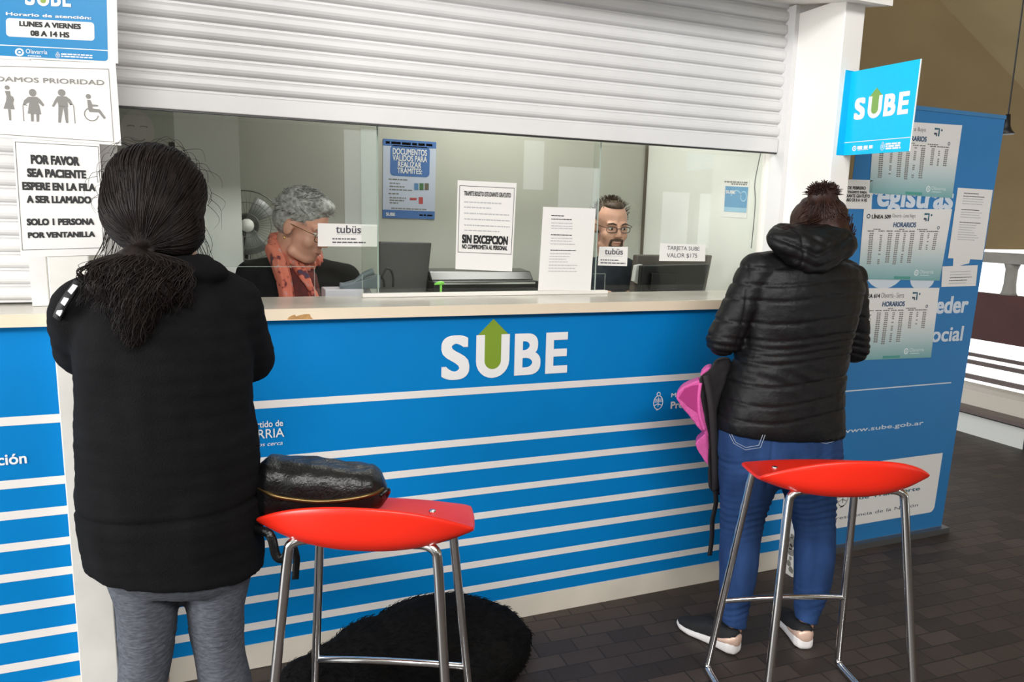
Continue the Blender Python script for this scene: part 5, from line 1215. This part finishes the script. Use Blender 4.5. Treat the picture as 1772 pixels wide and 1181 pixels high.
eyes(t, M, (60, 44, 34), (60, 46, 38)); mouth(t, M, (150, 92, 84)); glasses(t, M, mat('dark_frame', (40, 30, 28), .3), .048, .026)
BROWNH = mat('brown_hair', (72, 58, 46), .55, spec=.3, noise=.5, nscale=70)
rnd = random.Random(6); R3 = M.to_3x3().normalized()
def cap4(bm): ellip(bm, M @ Vector((0, -.036, .050)), .081, .086, .076, R3); ellip(bm, M @ Vector((0, -.050, .008)), .083, .062, .062, R3); ellip(bm, M @ Vector((0, .012, .098)), .050, .055, .026, R3)
ST = []
for k in range(420):
    th = rnd.uniform(0, 6.283); ph = rnd.uniform(-.3, 1.5); v = Vector((math.cos(th)*math.cos(ph)*.082, math.sin(th)*math.cos(ph)*.088-.03, math.sin(ph)*.076+.052))
    if v.y > .02 and v.z < .10: continue
    a = M @ v; o_ = (R3 @ Vector((v.x, v.y+.02, v.z-.02))).normalized(); fw = R3 @ Vector((rnd.uniform(-.6, .6), .4, .3)); L = rnd.uniform(.012, .03)
    ST.append((quill([a-o_*.004, a+o_*.006+fw*L*.4, a+o_*.012+fw*L], 4), rnd.uniform(.0009, .0018)))
hair_mesh('hair', t, cap4, ST, BROWNH, .006, 4)
def beard(bm):
    ellip(bm, M @ Vector((0, .092, -.050)), .028, .010, .007, R3); ellip(bm, M @ Vector((0, .082, -.094)), .026, .016, .018, R3)
    for sx in (-1, 1): limb(bm, [M @ Vector((sx*.026, .086, -.052)), M @ Vector((sx*.030, .080, -.075)), M @ Vector((sx*.022, .080, -.092))], [.006, .006, .009])
hair_mesh('beard', t, beard, [], BROWNH, .003, 3, lambda co, no: .0012*wob(co, 250, 3))

# ---------------------------------------------------------------- dog lying under the stool
FUR = mat('black_fur', (8, 7, 7), .85, spec=.12, noise=.3, nscale=90, bump=.6, bscale=160, stretch=(.5, 1, 1))
t = root('dog', (.5, -.28, 0), 'large black dog lying curled on the paving under the left stool', 'dog')
bm = NB()
ellip(bm, (.575, -.27, .140), .26, .165, .145); ellip(bm, (.72, -.30, .120), .165, .155, .125); ellip(bm, (.40, -.275, .125), .17, .14, .125)
limb(bm, [(.36, -.28, .13), (.25, -.275, .115)], [.11, .085]); ellip(bm, (.185, -.275, .105), .085, .072, .068); limb(bm, [(.13, -.27, .085), (.05, -.262, .055)], [.045, .032])
limb(bm, [(.36, -.37, .06), (.26, -.385, .035), (.16, -.36, .022)], [.05, .034, .026]); ellip(bm, (.135, -.355, .022), .035, .026, .02)
limb(bm, [(.36, -.18, .06), (.25, -.16, .035), (.12, -.17, .022)], [.05, .034, .026]); ellip(bm, (.10, -.17, .022), .035, .026, .02)
limb(bm, [(.74, -.36, .12), (.60, -.455, .07), (.72, -.47, .035), (.60, -.485, .024)], [.10, .055, .032, .026]); ellip(bm, (.575, -.487, .022), .036, .024, .020)
limb(bm, [(.86, -.24, .07), (.93, -.17, .035), (.86, -.10, .028), (.74, -.075, .022)], [.045, .028, .022, .014])
me = fuse('body', bm, .008, 8); displace(me, lambda co, no: .004*wob(co, 26, 41)+.002*wob(co, 80, 42)); dog = link_mesh('body', me, FUR, t, True)
for y in (-.345, -.205):
    bm = NB(); prism(bm, [(.215, y, .165), (.255, y, .155), (.245, y, .10), (.20, y, .065), (.185, y, .10)], (0, .012, 0)); e = link_mesh('ear', fuse('ear', bm, .004, 4), FUR, t, True)
bm = NB(); ellip(bm, (.022, -.26, .060), .012, .014, .010); obj('nose', bm, mat('wet_nose', (10, 10, 10), .15), t, True)
for y in (-.315, -.232):
    bm = NB(); ellip(bm, (.125, y, .125), .009, .008, .007); obj('eye', bm, mat('dog_eye', (30, 20, 14), .1), t, True)
rnd = random.Random(8); bm = NB(); vs = dog.data.vertices; org = Vector(WLOC[t.name])+dog.location
for k in range(2600):
    v = vs[rnd.randrange(len(vs))]; p = v.co+org; n = v.normal
    if p.z < .03: continue
    fl_ = Vector((rnd.uniform(.2, 1.0), rnd.uniform(-.3, .3), -.5)); fl_ = (fl_-n*fl_.dot(n)).normalized(); L = rnd.uniform(.012, .026)
    tube(bm, [p-n*.002, p+n*.004+fl_*L*.5, p+n*.005+fl_*L], [.0012, .0010, .0004], 3)
obj('fur_tufts', bm, FUR, dog, True)
